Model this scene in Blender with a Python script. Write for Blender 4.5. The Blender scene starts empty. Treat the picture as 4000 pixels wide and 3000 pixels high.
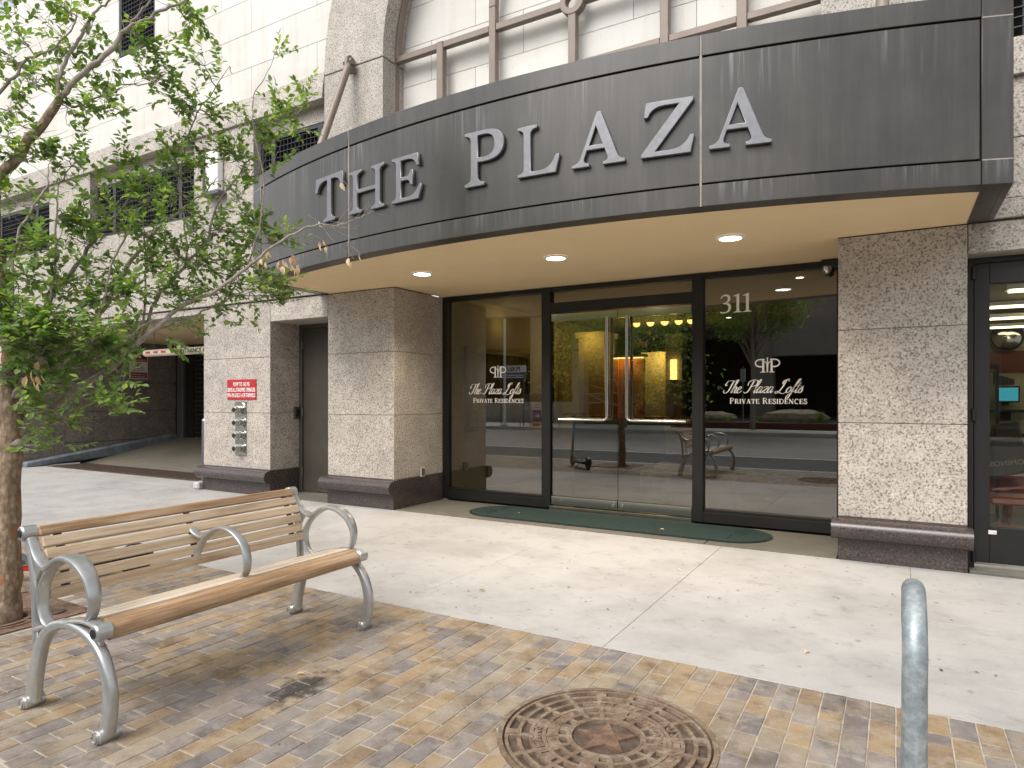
import bpy, bmesh, math, random
from mathutils import Vector, Matrix
from math import radians as R, sin, cos, pi
rnd = random.Random(7)
S = bpy.context.scene
COL = S.collection
# ------------------------------------------------------------------ camera, sky, sun, exposure
cam = bpy.data.cameras.new('camera'); co = bpy.data.objects.new('camera', cam); COL.objects.link(co)
co.location = (0, 0, 1.4); co.rotation_euler = (R(90), 0, R(30.2))
cam.sensor_width = 36.0; cam.lens = 36.0 * 2578 / 4000; cam.shift_x = 0.0; cam.shift_y = 57 / 4000
cam.clip_start = 0.05; cam.clip_end = 500
S.camera = co
S.render.resolution_x = 1024; S.render.resolution_y = 768
SUN_EL, SUN_AZ = 50.0, 192.0           # degrees; azimuth clockwise from +y
w = bpy.data.worlds.new('World'); S.world = w; w.use_nodes = True
nt = w.node_tree; bg = nt.nodes['Background']
sky = nt.nodes.new('ShaderNodeTexSky'); sky.sky_type = 'NISHITA'; sky.sun_disc = False
sky.sun_elevation = R(SUN_EL); sky.sun_rotation = R(SUN_AZ); sky.dust_density = 3.0
hs = nt.nodes.new('ShaderNodeHueSaturation'); hs.inputs['Saturation'].default_value = 0.22
nt.links.new(sky.outputs[0], hs.inputs['Color']); nt.links.new(hs.outputs[0], bg.inputs['Color'])
bg.inputs['Strength'].default_value = 0.15
sl = bpy.data.lights.new('sun', 'SUN'); sl.energy = 1.35; sl.angle = R(35); sl.color = (1.0, 0.965, 0.92)
so = bpy.data.objects.new('sun', sl); COL.objects.link(so)
sd = Vector((sin(R(SUN_AZ)) * cos(R(SUN_EL)), cos(R(SUN_AZ)) * cos(R(SUN_EL)), sin(R(SUN_EL))))
so.rotation_euler = sd.to_track_quat('Z', 'Y').to_euler()
vs = S.view_settings; vs.view_transform = 'Standard'; vs.look = 'None'; vs.gamma = 1.0; vs.exposure = 0.76
vs.use_curve_mapping = False

# ------------------------------------------------------------------ mesh helpers
class MB:
    def __init__(s): s.v = []; s.f = []
    def add(s, vs_, fs_):
        n = len(s.v); s.v += [tuple(p) for p in vs_]; s.f += [tuple(i + n for i in f) for f in fs_]; return s
    def box(s, x0, x1, y0, y1, z0, z1):
        if x0 > x1: x0, x1 = x1, x0
        if y0 > y1: y0, y1 = y1, y0
        if z0 > z1: z0, z1 = z1, z0
        return s.add([(x0,y0,z0),(x1,y0,z0),(x1,y1,z0),(x0,y1,z0),(x0,y0,z1),(x1,y0,z1),(x1,y1,z1),(x0,y1,z1)],
            [(0,3,2,1),(4,5,6,7),(0,1,5,4),(1,2,6,5),(2,3,7,6),(3,0,4,7)])
    def prism(s, pts, lo, hi, axis='x'):
        n = len(pts)
        def m(p, t):
            if axis == 'x': return (t, p[0], p[1])
            if axis == 'y': return (p[0], t, p[1])
            return (p[0], p[1], t)
        vs_ = [m(p, lo) for p in pts] + [m(p, hi) for p in pts]
        fs_ = [tuple(range(n))[::-1], tuple(range(n, 2 * n))] + [(i, (i+1) % n, n + (i+1) % n, n + i) for i in range(n)]
        return s.add(vs_, fs_)
    def tube(s, pts, r, n=10, cap=True, up=None):
        pts = [Vector(p) for p in pts]; k = len(pts)
        rs = r if isinstance(r, (list, tuple)) else [r] * k
        base = len(s.v); prev = None
        for i, p in enumerate(pts):
            t = (pts[min(i+1, k-1)] - pts[max(i-1, 0)]).normalized()
            if prev is None:
                a = Vector((0, 0, 1)) if abs(t.z) < .9 else Vector((1, 0, 0))
                u = t.cross(a).normalized()
            else:
                u = (prev - t * prev.dot(t)).normalized()
            prev = u; v = t.cross(u)
            for j in range(n):
                a = 2 * pi * j / n
                s.v.append(tuple(p + (u * cos(a) + v * sin(a)) * rs[i]))
        for i in range(k - 1):
            for j in range(n):
                a = base + i*n + j; b = base + i*n + (j+1) % n
                s.f.append((a, b, b + n, a + n))
        if cap:
            s.f.append(tuple(base + j for j in range(n))[::-1]); s.f.append(tuple(base + (k-1)*n + j for j in range(n)))
        return s
    def band(s, pts, t, wy, y, n=10, e=2.6):
        """sweep in the xz plane at depth y: t = thickness in plane, wy = width along y (lists or numbers)"""
        k = len(pts); ts = t if isinstance(t, (list, tuple)) else [t]*k; ws = wy if isinstance(wy, (list, tuple)) else [wy]*k
        base = len(s.v)
        for i in range(k):
            a = Vector(pts[max(i-1,0)]); b = Vector(pts[min(i+1,k-1)]); d = (b - a).normalized(); nn = Vector((-d.y, d.x))
            for j in range(n):
                th = 2*pi*(j+.5)/n; c, q = cos(th), sin(th)
                c = math.copysign(abs(c)**(2/e), c); q = math.copysign(abs(q)**(2/e), q)
                s.v.append((pts[i][0] + nn.x*c*ts[i]/2, y + q*ws[i]/2, pts[i][1] + nn.y*c*ts[i]/2))
        for i in range(k-1):
            for j in range(n):
                a = base+i*n+j; b = base+i*n+(j+1)%n; s.f.append((a, b, b+n, a+n))
        s.f.append(tuple(base+j for j in range(n))[::-1]); s.f.append(tuple(base+(k-1)*n+j for j in range(n)))
        return s
    def lathe(s, prof, c=(0,0,0), axis='z', n=20):
        base = len(s.v)
        for r, h in prof:
            for j in range(n):
                a = 2*pi*j/n; p, q = r*cos(a), r*sin(a)
                if axis == 'z': s.v.append((c[0]+p, c[1]+q, c[2]+h))
                elif axis == 'y': s.v.append((c[0]+p, c[1]+h, c[2]+q))
                else: s.v.append((c[0]+h, c[1]+p, c[2]+q))
        for i in range(len(prof)-1):
            for j in range(n):
                a = base+i*n+j; b = base+i*n+(j+1)%n; s.f.append((a, b, b+n, a+n))
        s.f.append(tuple(base+j for j in range(n))[::-1]); s.f.append(tuple(base+(len(prof)-1)*n+j for j in range(n)))
        return s
    def mesh(s, name, m, smooth=False, bevel=0):
        me = bpy.data.meshes.new(name); me.from_pydata(s.v, [], s.f)
        bm = bmesh.new(); bm.from_mesh(me); bmesh.ops.recalc_face_normals(bm, faces=bm.faces)
        if bevel:
            es = [e for e in bm.edges if len(e.link_faces) == 2 and e.calc_face_angle(0) > .6]
            bmesh.ops.bevel(bm, geom=es, offset=bevel, segments=1, affect='EDGES', clamp_overlap=True)
        bm.to_mesh(me); bm.free()
        if smooth:
            for p in me.polygons: p.use_smooth = True
            if smooth != 'all':
                try: me.set_sharp_from_angle(angle=R(38))
                except Exception: pass
        me.materials.append(m)
        return me
    def ob(s, name, m, parent=None, smooth=False, bevel=0):
        return link(name, s.mesh(name, m, smooth, bevel), parent)
def link(name, me, parent=None):
    o = bpy.data.objects.new(name, me); COL.objects.link(o)
    if parent is not None: o.parent = parent
    return o
def tag(o, label=None, cat=None, group=None, kind=None):
    if label: o['label'] = label
    if cat: o['category'] = cat
    if group: o['group'] = group
    if kind: o['kind'] = kind
    return o
def thing(name, loc, label, cat, group=None, rz=0):
    """an Empty at the base; children are given in world coordinates and re-based"""
    o = bpy.data.objects.new(name, None); COL.objects.link(o); o.empty_display_size = .2
    o.location = loc; o.rotation_euler = (0, 0, rz)
    return tag(o, label, cat, group)
def rebase(root):
    """children were modelled in world coordinates: keep them where they are under the placed root"""
    mi = (Matrix.Translation(root.location) @ Matrix.Rotation(root.rotation_euler.z, 4, 'Z')).inverted()
    for c in root.children: c.matrix_parent_inverse = mi
def copy_tree(o, parent=None):
    c = o.copy(); COL.objects.link(c)
    if parent is not None: c.parent = parent
    for ch in o.children: copy_tree(ch, c)
    return c

# ------------------------------------------------------------------ materials
def newmat(name):
    m = bpy.data.materials.new(name); m.use_nodes = True
    return m, m.node_tree, m.node_tree.nodes['Principled BSDF']
def nd(t, typ, **kw):
    n = t.nodes.new(typ)
    for k, v in kw.items():
        if k in ('operation','blend_type','data_type','feature','noise_dimensions','interpolation','distance'): setattr(n, k, v)
        else: n.inputs[k].default_value = v
    return n
def c4(c): return (c[0], c[1], c[2], 1)
def pos(t, scale=(1,1,1)):
    g = t.nodes.new('ShaderNodeNewGeometry'); m = t.nodes.new('ShaderNodeMapping'); m.inputs['Scale'].default_value = scale
    t.links.new(g.outputs['Position'], m.inputs['Vector']); return m.outputs[0]
def objpos(t, scale=(1,1,1)):
    g = t.nodes.new('ShaderNodeTexCoord'); m = t.nodes.new('ShaderNodeMapping'); m.inputs['Scale'].default_value = scale
    t.links.new(g.outputs['Object'], m.inputs['Vector']); return m.outputs[0]
def noise(t, vec, scale, detail=3, rough=.6):
    n = nd(t, 'ShaderNodeTexNoise', Scale=scale, Detail=detail, Roughness=rough); t.links.new(vec, n.inputs['Vector']); return n.outputs['Fac']
def ramp(t, fac, stops, interp='LINEAR'):
    n = t.nodes.new('ShaderNodeValToRGB'); n.color_ramp.interpolation = interp; e = n.color_ramp.elements
    while len(e) < len(stops): e.new(.5)
    for i, (p, c) in enumerate(stops): e[i].position = p; e[i].color = c4(c) if not isinstance(c, (int, float)) else (c, c, c, 1)
    t.links.new(fac, n.inputs[0]); return n.outputs[0]
def mix(t, a, b, fac, mode='MIX'):
    n = t.nodes.new('ShaderNodeMix'); n.data_type = 'RGBA'; n.blend_type = mode
    for sock, val in ((n.inputs[0], fac), (n.inputs[6], a), (n.inputs[7], b)):
        if isinstance(val, (int, float)): sock.default_value = val if sock == n.inputs[0] else (val, val, val, 1)
        elif isinstance(val, tuple): sock.default_value = c4(val)
        else: t.links.new(val, sock)
    return n.outputs[2]
def bump(t, p, h, strength=.3, dist=.01):
    b = nd(t, 'ShaderNodeBump', Strength=strength, Distance=dist); t.links.new(h, b.inputs['Height']); t.links.new(b.outputs[0], p.inputs['Normal'])
def plain(name, c, rough=.5, metal=0., emit=None, strength=0, var=.12, scale=6, bmp=0):
    m, t, p = newmat(name)
    v = pos(t); f = noise(t, v, scale, 4)
    col = ramp(t, f, [(.3, tuple(x*(1-var) for x in c)), (.7, tuple(min(1, x*(1+var)) for x in c))])
    t.links.new(col, p.inputs['Base Color']); p.inputs['Roughness'].default_value = rough; p.inputs['Metallic'].default_value = metal
    if bmp: bump(t, p, noise(t, v, scale*12, 4), bmp, .004)
    if emit:
        p.inputs['Emission Color'].default_value = c4(emit); p.inputs['Emission Strength'].default_value = strength
    return m
def granite(name, base, dark, light, rough=.55, scale=1., dirt=0.12):
    m, t, p = newmat(name); v = pos(t)
    wv = noise(t, v, 9, 2)
    n1 = noise(t, v, 46*scale, 4, .65); n2 = noise(t, v, 84*scale, 2, .5); n3 = noise(t, v, 24*scale, 2)
    a = ramp(t, n1, [(.405, dark), (.445, tuple((d+b)/2 for d, b in zip(dark, base))), (.475, base), (.60, base), (.66, light)])
    b = ramp(t, n2, [(.36, dark), (.43, base), (.60, base), (.68, light)])
    c = mix(t, a, b, .34)
    c = mix(t, c, ramp(t, noise(t, v, 2.2, 4, .6), [(.35, .86), (.6, 1.04)]), 1., 'MULTIPLY')
    oi_ = t.nodes.new('ShaderNodeObjectInfo'); c = mix(t, c, ramp(t, oi_.outputs['Random'], [(0, .93), (1, 1.05)]), 1., 'MULTIPLY')
    vo = nd(t, 'ShaderNodeTexVoronoi', Scale=15*scale); t.links.new(v, vo.inputs['Vector'])
    blob = ramp(t, vo.outputs['Distance'], [(.10, 1.), (.16, 0.)])
    c = mix(t, c, light, mix(t, (0,0,0), blob, .55))
    c = mix(t, c, ramp(t, wv, [(.3, 1-dirt), (.7, 1.)]), 1., 'MULTIPLY')
    t.links.new(c, p.inputs['Base Color']); p.inputs['Roughness'].default_value = rough
    bump(t, p, n1, .12, .003)
    return m
M = {}
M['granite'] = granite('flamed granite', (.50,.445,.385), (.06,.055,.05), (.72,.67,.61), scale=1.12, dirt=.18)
M['granite_shaded'] = granite('shade darkened granite', (.29,.255,.22), (.05,.045,.04), (.40,.37,.33), scale=1.12, dirt=.3)  # same granite in darker colours: garage shade painted into the stone
M['granite_dark'] = granite('polished dark granite', (.075,.058,.055), (.022,.018,.018), (.16,.125,.12), rough=.22, scale=1.3)
M['sealant'] = plain('joint sealant', (.40,.34,.26), .8)
M['mortar_dark'] = plain('dark recess', (.10,.09,.08), .9)
def limestone():
    m, t, p = newmat('white limestone'); v = pos(t)
    big = noise(t, pos(t, (.35,1,1.2)), 1.3, 5, .6); streak = noise(t, pos(t, (5,5,.45)), 1.0, 4, .65)
    c = ramp(t, big, [(.3, (.60,.57,.51)), (.5, (.685,.665,.62)), (.75, (.72,.705,.665))])
    oi = t.nodes.new('ShaderNodeObjectInfo')
    c = mix(t, c, ramp(t, oi.outputs['Random'], [(0, .90), (1, 1.03)]), 1., 'MULTIPLY')
    c = mix(t, c, ramp(t, streak, [(.30, (.80,.77,.73)), (.5, (1,1,1))]), .55, 'MULTIPLY')
    pit = noise(t, pos(t, (1,1,.6)), 34, 2, .5); gate = noise(t, v, 3.1, 2)
    pm = ramp(t, pit, [(.235, 1.), (.27, 0.)])
    c = mix(t, c, (.33,.29,.24), mix(t, (0,0,0), pm, .8))
    t.links.new(c, p.inputs['Base Color']); p.inputs['Roughness'].default_value = .85
    bump(t, p, noise(t, v, 40, 4), .15, .004)
    return m
M['limestone'] = limestone()
def concrete(name, base, stain=.5, scale=1.):
    m, t, p = newmat(name); v = pos(t)
    a = noise(t, v, 1.1*scale, 6, .65); b = noise(t, v, 6*scale, 5, .7); f = noise(t, v, 160, 2, .5)
    c = ramp(t, a, [(.3, tuple(x*(1-.28*stain) for x in base)), (.55, base), (.8, tuple(min(1,x*1.06) for x in base))])
    c = mix(t, c, ramp(t, b, [(.28, (.70,.66,.60)), (.44, (1,1,1))]), .8*stain, 'MULTIPLY')
    vo = nd(t, 'ShaderNodeTexVoronoi', Scale=3.6); t.links.new(pos(t, (1,.8,1)), vo.inputs['Vector'])
    nz = noise(t, v, 14, 3)
    spots = ramp(t, mix(t, vo.outputs['Distance'], nz, .12), [(.095, 1.), (.135, 0.)])
    c = mix(t, c, tuple(x*.50 for x in base), mix(t, (0,0,0), spots, .75*min(1, stain*1.4)))
    vo2 = nd(t, 'ShaderNodeTexVoronoi', Scale=7.5); t.links.new(v, vo2.inputs['Vector'])
    sp2 = ramp(t, vo2.outputs['Distance'], [(.075, 1.), (.105, 0.)])
    c = mix(t, c, tuple(x*.42 for x in base), mix(t, (0,0,0), sp2, .6*min(1, stain*1.4)))
    scratch = noise(t, pos(t, (1.2,7,1)), 3.3, 5, .7)
    c = mix(t, c, ramp(t, scratch, [(.30, (.70,.66,.60)), (.40, (1,1,1))]), .7*stain, 'MULTIPLY')
    c = mix(t, c, ramp(t, f, [(.3, .93), (.7, 1.04)]), 1., 'MULTIPLY')
    t.links.new(c, p.inputs['Base Color']); p.inputs['Roughness'].default_value = .8
    bump(t, p, mix(t, f, b, .5), .18, .003)
    return m
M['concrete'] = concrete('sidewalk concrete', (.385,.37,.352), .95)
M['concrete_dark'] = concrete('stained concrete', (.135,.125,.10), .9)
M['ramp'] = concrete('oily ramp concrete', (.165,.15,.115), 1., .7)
M['kerb'] = concrete('kerb concrete', (.48,.47,.45), .6)
M['asphalt'] = plain('asphalt', (.055,.057,.062), .85, var=.2, scale=3, bmp=.3)
M['asphalt_pale'] = plain('pale asphalt', (.26,.25,.235), .85, var=.14, scale=2, bmp=.3)  # paler grey for the road beyond the dark near lane
M['sand'] = plain('joint sand', (.37,.325,.265), .95, var=.3, scale=9, bmp=.3)
def brick(name, island):
    m, t, p = newmat(name); v = pos(t)
    if island:
        g = t.nodes.new('ShaderNodeNewGeometry'); r = g.outputs['Random Per Island']
    else:
        g = t.nodes.new('ShaderNodeObjectInfo'); r = g.outputs['Random']
    c = ramp(t, r, [(0,(.215,.185,.165)),(.13,(.265,.195,.125)),(.28,(.175,.155,.15)),(.40,(.25,.205,.155)),(.52,(.285,.205,.12)),(.64,(.22,.195,.175)),(.78,(.27,.22,.16)),(.88,(.225,.16,.10)),(.95,(.155,.138,.138))], 'CONSTANT')
    c = mix(t, c, (.225,.19,.15), .12)
    n1 = noise(t, v, 11, 5, .65); n2 = noise(t, v, 1.7, 5, .7); n3 = noise(t, v, 130, 2)
    c = mix(t, c, ramp(t, noise(t, v, 4.3, 6, .75), [(.34, (.55,.48,.40)), (.48, (1.03,1.02,1.0)), (.66, (1.3,1.27,1.22))]), .9, 'MULTIPLY')
    c = mix(t, c, (.36,.32,.265), ramp(t, n1, [(.50, 0.), (.72, .7)]))
    c = mix(t, c, (.26,.175,.085), ramp(t, noise(t, pos(t, (1,1,1)), 6.1, 4, .7), [(.54, 0.), (.7, .6)]))
    c = mix(t, c, ramp(t, n2, [(.33, (.52,.47,.40)), (.47, (1,1,1))]), .8, 'MULTIPLY')
    c = mix(t, c, ramp(t, n3, [(.3, .86), (.7, 1.1)]), 1., 'MULTIPLY')
    # oil spill under the bench and small dark drips
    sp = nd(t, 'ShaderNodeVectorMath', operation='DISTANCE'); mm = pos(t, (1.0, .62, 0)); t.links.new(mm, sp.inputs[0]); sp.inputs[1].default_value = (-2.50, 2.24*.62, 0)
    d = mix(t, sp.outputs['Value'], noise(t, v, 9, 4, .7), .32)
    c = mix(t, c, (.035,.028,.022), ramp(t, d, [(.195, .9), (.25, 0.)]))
    vo = nd(t, 'ShaderNodeTexVoronoi', Scale=2.6); t.links.new(v, vo.inputs['Vector'])
    d2 = mix(t, vo.outputs['Distance'], noise(t, v, 22, 3), .14)
    c = mix(t, c, (.05,.042,.035), ramp(t, d2, [(.09, .85), (.125, 0.)]))
    t.links.new(c, p.inputs['Base Color']); p.inputs['Roughness'].default_value = .75
    bump(t, p, mix(t, n3, n1, .6), .25, .004)
    return m
M['brick'] = brick('clay paver', False); M['brick_mass'] = brick('clay paver mass', True)
def canopymetal():
    m, t, p = newmat('weathered bronze sheet')
    st = noise(t, pos(t, (7,7,.45)), 1.5, 6, .7); fine = noise(t, pos(t, (60,60,1.2)), 1, 3, .6); blot = noise(t, pos(t), 1.1, 4, .6)
    c = ramp(t, st, [(.25, (.030,.027,.022)), (.50, (.044,.040,.034)), (.75, (.062,.058,.051))])
    c = mix(t, c, ramp(t, fine, [(.35, .93), (.65, 1.06)]), 1., 'MULTIPLY')
    c = mix(t, c, ramp(t, blot, [(.3, .62), (.7, 1.35)]), 1., 'MULTIPLY')
    # chalky runs that start at the joints and fade downwards
    g = t.nodes.new('ShaderNodeNewGeometry'); sx_ = t.nodes.new('ShaderNodeSeparateXYZ'); t.links.new(g.outputs['Position'], sx_.inputs[0])
    def run(z0, z1):
        mr_ = t.nodes.new('ShaderNodeMapRange'); mr_.inputs['From Min'].default_value = z0; mr_.inputs['From Max'].default_value = z1; t.links.new(sx_.outputs['Z'], mr_.inputs['Value'])
        lt_ = nd(t, 'ShaderNodeMath', operation='LESS_THAN'); t.links.new(sx_.outputs['Z'], lt_.inputs[0]); lt_.inputs[1].default_value = z1+.002
        mu_ = nd(t, 'ShaderNodeMath', operation='MULTIPLY'); t.links.new(mr_.outputs[0], mu_.inputs[0]); t.links.new(lt_.outputs[0], mu_.inputs[1]); return mu_.outputs[0]
    a_ = nd(t, 'ShaderNodeMath', operation='MAXIMUM'); t.links.new(run(3.50, 3.89), a_.inputs[0]); t.links.new(run(2.80, 2.96), a_.inputs[1])
    ck = ramp(t, noise(t, pos(t, (26,26,.9)), 1.1, 4, .6), [(.52, 0.), (.74, 1.)]); wide = ramp(t, noise(t, pos(t, (1.3,1.3,.2)), 1.4, 2), [(.42, 0.), (.62, 1.)])
    k_ = mix(t, mix(t, ck, a_.outputs[0], 1., 'MULTIPLY'), wide, 1., 'MULTIPLY')
    c = mix(t, c, (.27,.285,.30), k_)
    chalk = noise(t, pos(t, (18,18,.6)), 1.1, 4, .6); c = mix(t, c, (.15,.155,.155), ramp(t, chalk, [(.66, 0.), (.85, .35)]))
    t.links.new(c, p.inputs['Base Color']); p.inputs['IOR'].default_value = 1.58
    t.links.new(ramp(t, blot, [(.3, .26), (.7, .40)]), p.inputs['Roughness'])
    bump(t, p, blot, .06, .012)
    return m
M['canopy'] = canopymetal()
M['letter'] = plain('brushed bronze letters', (.20,.20,.21), .36, .5, var=.12, scale=20)
M['groove'] = plain('shadow groove', (.012,.010,.008), .9)
M['seam'] = plain('canopy seam sealant', (.30,.26,.22), .6, var=.2, scale=9)
M['soffit'] = plain('tan soffit plaster', (.76,.58,.345), .8, var=.03, scale=2)
M['black_metal'] = plain('black anodised frame', (.006,.005,.0045), .5, .0, var=.2)
M['brown_steel'] = plain('brown painted steel', (.22,.175,.14), .5, .1, var=.1)
M['door_brown'] = plain('dark brown door paint', (.055,.048,.038), .42, 0, var=.2, scale=2)
M['grey_grille'] = plain('dark grey grille paint', (.045,.045,.05), .5, .2)
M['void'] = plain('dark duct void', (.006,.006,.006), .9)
M['silver'] = plain('silver powder coat', (.46,.46,.45), .33, .7, var=.08, scale=30)
M['chrome'] = plain('polished chrome', (.50,.49,.46), .14, 1., var=.05)
M['steel'] = plain('satin stainless', (.62,.60,.56), .2, 1., var=.05)
def galv():
    m, t, p = newmat('galvanised pipe'); v = pos(t)
    a = noise(t, v, 34, 4, .7); b = noise(t, pos(t, (1,1,.25)), 9, 4, .65)
    c = ramp(t, a, [(.3, (.20,.235,.245)), (.52, (.31,.345,.355)), (.7, (.47,.50,.50))])
    c = mix(t, c, (.17,.20,.21), ramp(t, b, [(.58, 0.), (.70, .5)]))
    t.links.new(c, p.inputs['Base Color']); p.inputs['Metallic'].default_value = .45; p.inputs['Roughness'].default_value = .5
    bump(t, p, a, .15, .002); return m
M['galv'] = galv()
def wood(name, a, b_, c_):
    m, t, p = newmat(name); v = pos(t)
    g = noise(t, pos(t, (30, 1.2, 30)), 2.2, 6, .65); g2 = noise(t, pos(t, (4, .9, 4)), 2.0, 4, .6); oi = t.nodes.new('ShaderNodeObjectInfo')
    c = ramp(t, g, [(.3, a), (.5, b_), (.72, c_)])
    c = mix(t, c, ramp(t, oi.outputs['Random'], [(0, .86), (1, 1.1)]), 1., 'MULTIPLY')
    c = mix(t, c, (.20,.11,.05), ramp(t, g2, [(.53, 0.), (.72, .6)]))
    t.links.new(c, p.inputs['Base Color']); p.inputs['Roughness'].default_value = .68
    bump(t, p, g, .2, .002); return m
M['wood'] = wood('weathered teak', (.37,.265,.165), (.545,.41,.275), (.67,.54,.39))
M['wood_pale'] = wood('bleached teak', (.40,.32,.235), (.56,.47,.36), (.66,.58,.47))
M['wood_worn'] = wood('worn darker teak', (.20,.10,.045), (.40,.25,.135), (.56,.43,.29))
M['rust'] = None
def rusty(name, a, b_, c_, rough=.8):
    m, t, p = newmat(name); v = pos(t)
    n1 = noise(t, v, 13, 6, .7); n2 = noise(t, v, 60, 3)
    c = ramp(t, n1, [(.3, a), (.5, b_), (.7, c_)]); c = mix(t, c, ramp(t, n2, [(.3, .75), (.7, 1.15)]), 1., 'MULTIPLY')
    t.links.new(c, p.inputs['Base Color']); p.inputs['Roughness'].default_value = rough; p.inputs['Metallic'].default_value = .15
    bump(t, p, n2, .4, .004); return m
M['iron_top'] = rusty('rust and dust on cast iron', (.12,.075,.048), (.215,.150,.10), (.34,.285,.215))
M['iron_pit'] = rusty('dark rusted recess', (.055,.036,.026), (.10,.066,.047), (.17,.125,.09))
M['grate_rust'] = rusty('brown rusted grate', (.10,.055,.035), (.17,.10,.065), (.26,.19,.13))
M['mat'] = plain('green ribbed doormat', (.010,.028,.023), .95, var=.25, scale=25, bmp=.5)
M['red_sign'] = plain('red sign enamel', (.42,.012,.016), .4, var=.03)
M['white'] = plain('white paint', (.80,.80,.78), .5, var=.03)
M['white_letter'] = plain('white vinyl lettering', (.82,.80,.76), .6, var=.02)
M['black'] = plain('black plastic', (.012,.012,.013), .45)
M['bar_cream'] = plain('cream clearance pipe', (.70,.62,.49), .45, var=.05)
M['red_refl'] = plain('red reflector', (.50,.02,.02), .3)
M['grey_paint'] = plain('grey painted steel', (.10,.10,.105), .45, .2)
M['blue_kerb'] = plain('worn blue grey kerb paint', (.16,.19,.21), .8, var=.4, scale=5)
def glassmat(name, tint, ior, tr=.9):
    m = bpy.data.materials.new(name); m.use_nodes = True; t = m.node_tree; t.nodes.clear()
    o = t.nodes.new('ShaderNodeOutputMaterial'); mx = t.nodes.new('ShaderNodeMixShader'); tb = t.nodes.new('ShaderNodeBsdfTransparent'); gl = t.nodes.new('ShaderNodeBsdfGlossy')
    tb.inputs[0].default_value = c4(tint); gl.inputs['Roughness'].default_value = .004; gl.inputs[0].default_value = (.95,.95,.92,1)
    fr = nd(t, 'ShaderNodeFresnel', IOR=ior); g = t.nodes.new('ShaderNodeNewGeometry')
    sb = nd(t, 'ShaderNodeMath', operation='SUBTRACT'); sb.inputs[0].default_value = 1.0; t.links.new(g.outputs['Backfacing'], sb.inputs[1])
    mu = nd(t, 'ShaderNodeMath', operation='MULTIPLY'); t.links.new(fr.outputs[0], mu.inputs[0]); t.links.new(sb.outputs[0], mu.inputs[1])
    t.links.new(mu.outputs[0], mx.inputs[0]); t.links.new(tb.outputs[0], mx.inputs[1]); t.links.new(gl.outputs[0], mx.inputs[2]); t.links.new(mx.outputs[0], o.inputs[0])
    return m
M['glass'] = glassmat('tinted storefront glass', (.58,.58,.48), 2.6)
M['glass_clear'] = glassmat('shop door glass', (.85,.85,.80), 1.6)
def bark():
    m, t, p = newmat('flaking elm bark'); v = pos(t, (1,1,.55))
    n1 = noise(t, v, 26, 5, .7); n2 = noise(t, v, 8, 3); vo = nd(t, 'ShaderNodeTexVoronoi', Scale=34); t.links.new(v, vo.inputs['Vector'])
    c = ramp(t, n1, [(.3, (.14,.09,.055)), (.5, (.29,.205,.135)), (.7, (.44,.35,.25))])
    c = mix(t, c, (.43,.175,.075), ramp(t, n2, [(.62, 0.), (.65, .85)]))
    c = mix(t, c, ramp(t, vo.outputs['Distance'], [(.2, 1.05), (.6, .72)]), 1., 'MULTIPLY')
    t.links.new(c, p.inputs['Base Color']); p.inputs['Roughness'].default_value = .9
    bump(t, p, mix(t, n1, vo.outputs['Distance'], .5), .9, .012); return m
M['bark'] = bark()
M['limb'] = plain('grey brown limb bark', (.30,.255,.21), .85, var=.35, scale=30, bmp=.5)
def leafmat(name, cols, trans=.35):
    m, t, p = newmat(name); g = t.nodes.new('ShaderNodeNewGeometry')
    c = ramp(t, g.outputs['Random Per Island'], cols)
    t.links.new(c, p.inputs['Base Color']); p.inputs['Roughness'].default_value = .42
    tl = t.nodes.new('ShaderNodeBsdfTranslucent'); t.links.new(mix(t, c, (1.5,1.6,.5), 1., 'MULTIPLY'), tl.inputs[0])
    mx = t.nodes.new('ShaderNodeMixShader'); mx.inputs[0].default_value = trans
    o = t.nodes['Material Output']; t.links.new(p.outputs[0], mx.inputs[1]); t.links.new(tl.outputs[0], mx.inputs[2]); t.links.new(mx.outputs[0], o.inputs[0])
    return m
M['leaf'] = leafmat('green leaves', [(0,(.095,.165,.050)),(.35,(.155,.245,.080)),(.7,(.215,.315,.125)),(.93,(.29,.375,.165)),(1,(.38,.40,.14))], .5)
M['dead_leaf'] = leafmat('dry peach leaves', [(0,(.60,.34,.19)),(.5,(.76,.52,.37)),(1,(.82,.64,.52))], .3)
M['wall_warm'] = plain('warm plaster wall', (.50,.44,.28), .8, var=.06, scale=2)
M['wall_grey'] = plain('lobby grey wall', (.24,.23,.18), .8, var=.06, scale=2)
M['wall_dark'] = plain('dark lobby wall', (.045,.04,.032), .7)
M['lobby_floor'] = plain('lobby stone floor', (.13,.12,.10), .25, var=.15, scale=3)
M['amber'] = plain('amber wood panel', (.42,.17,.05), .5, var=.2, scale=8)
M['art'] = plain('abstract canvas', (.13,.13,.06), .8, var=.95, scale=3.5)
def emis(name, c, s):
    m, t, p = newmat(name); p.inputs['Base Color'].default_value = c4(c); p.inputs['Emission Color'].default_value = c4(c); p.inputs['Emission Strength'].default_value = s; return m
M['lamp'] = emis('lit lamp', (1,.93,.82), 7.); M['lamp_warm'] = emis('warm lit lamp', (1,.62,.25), 3.5); M['tube'] = emis('fluorescent diffuser', (1,.93,.68), 2.2)
M['screen'] = emis('lit screen', (.04,.30,.42), .55)
M['fur'] = plain('cream sheepskin', (.55,.45,.30), .95, var=.25, scale=22, bmp=.8)
M['shop_wall'] = plain('cream block wall', (.36,.33,.22), .7, var=.04)
M['maroon'] = plain('maroon wall band', (.10,.022,.012), .6)
M['red_chair'] = plain('red moulded plastic', (.22,.02,.01), .35)
M['cyan'] = plain('cyan decal', (.02,.35,.60), .4)
M['navy'] = plain('navy sign print', (.03,.05,.25), .5)
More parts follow.
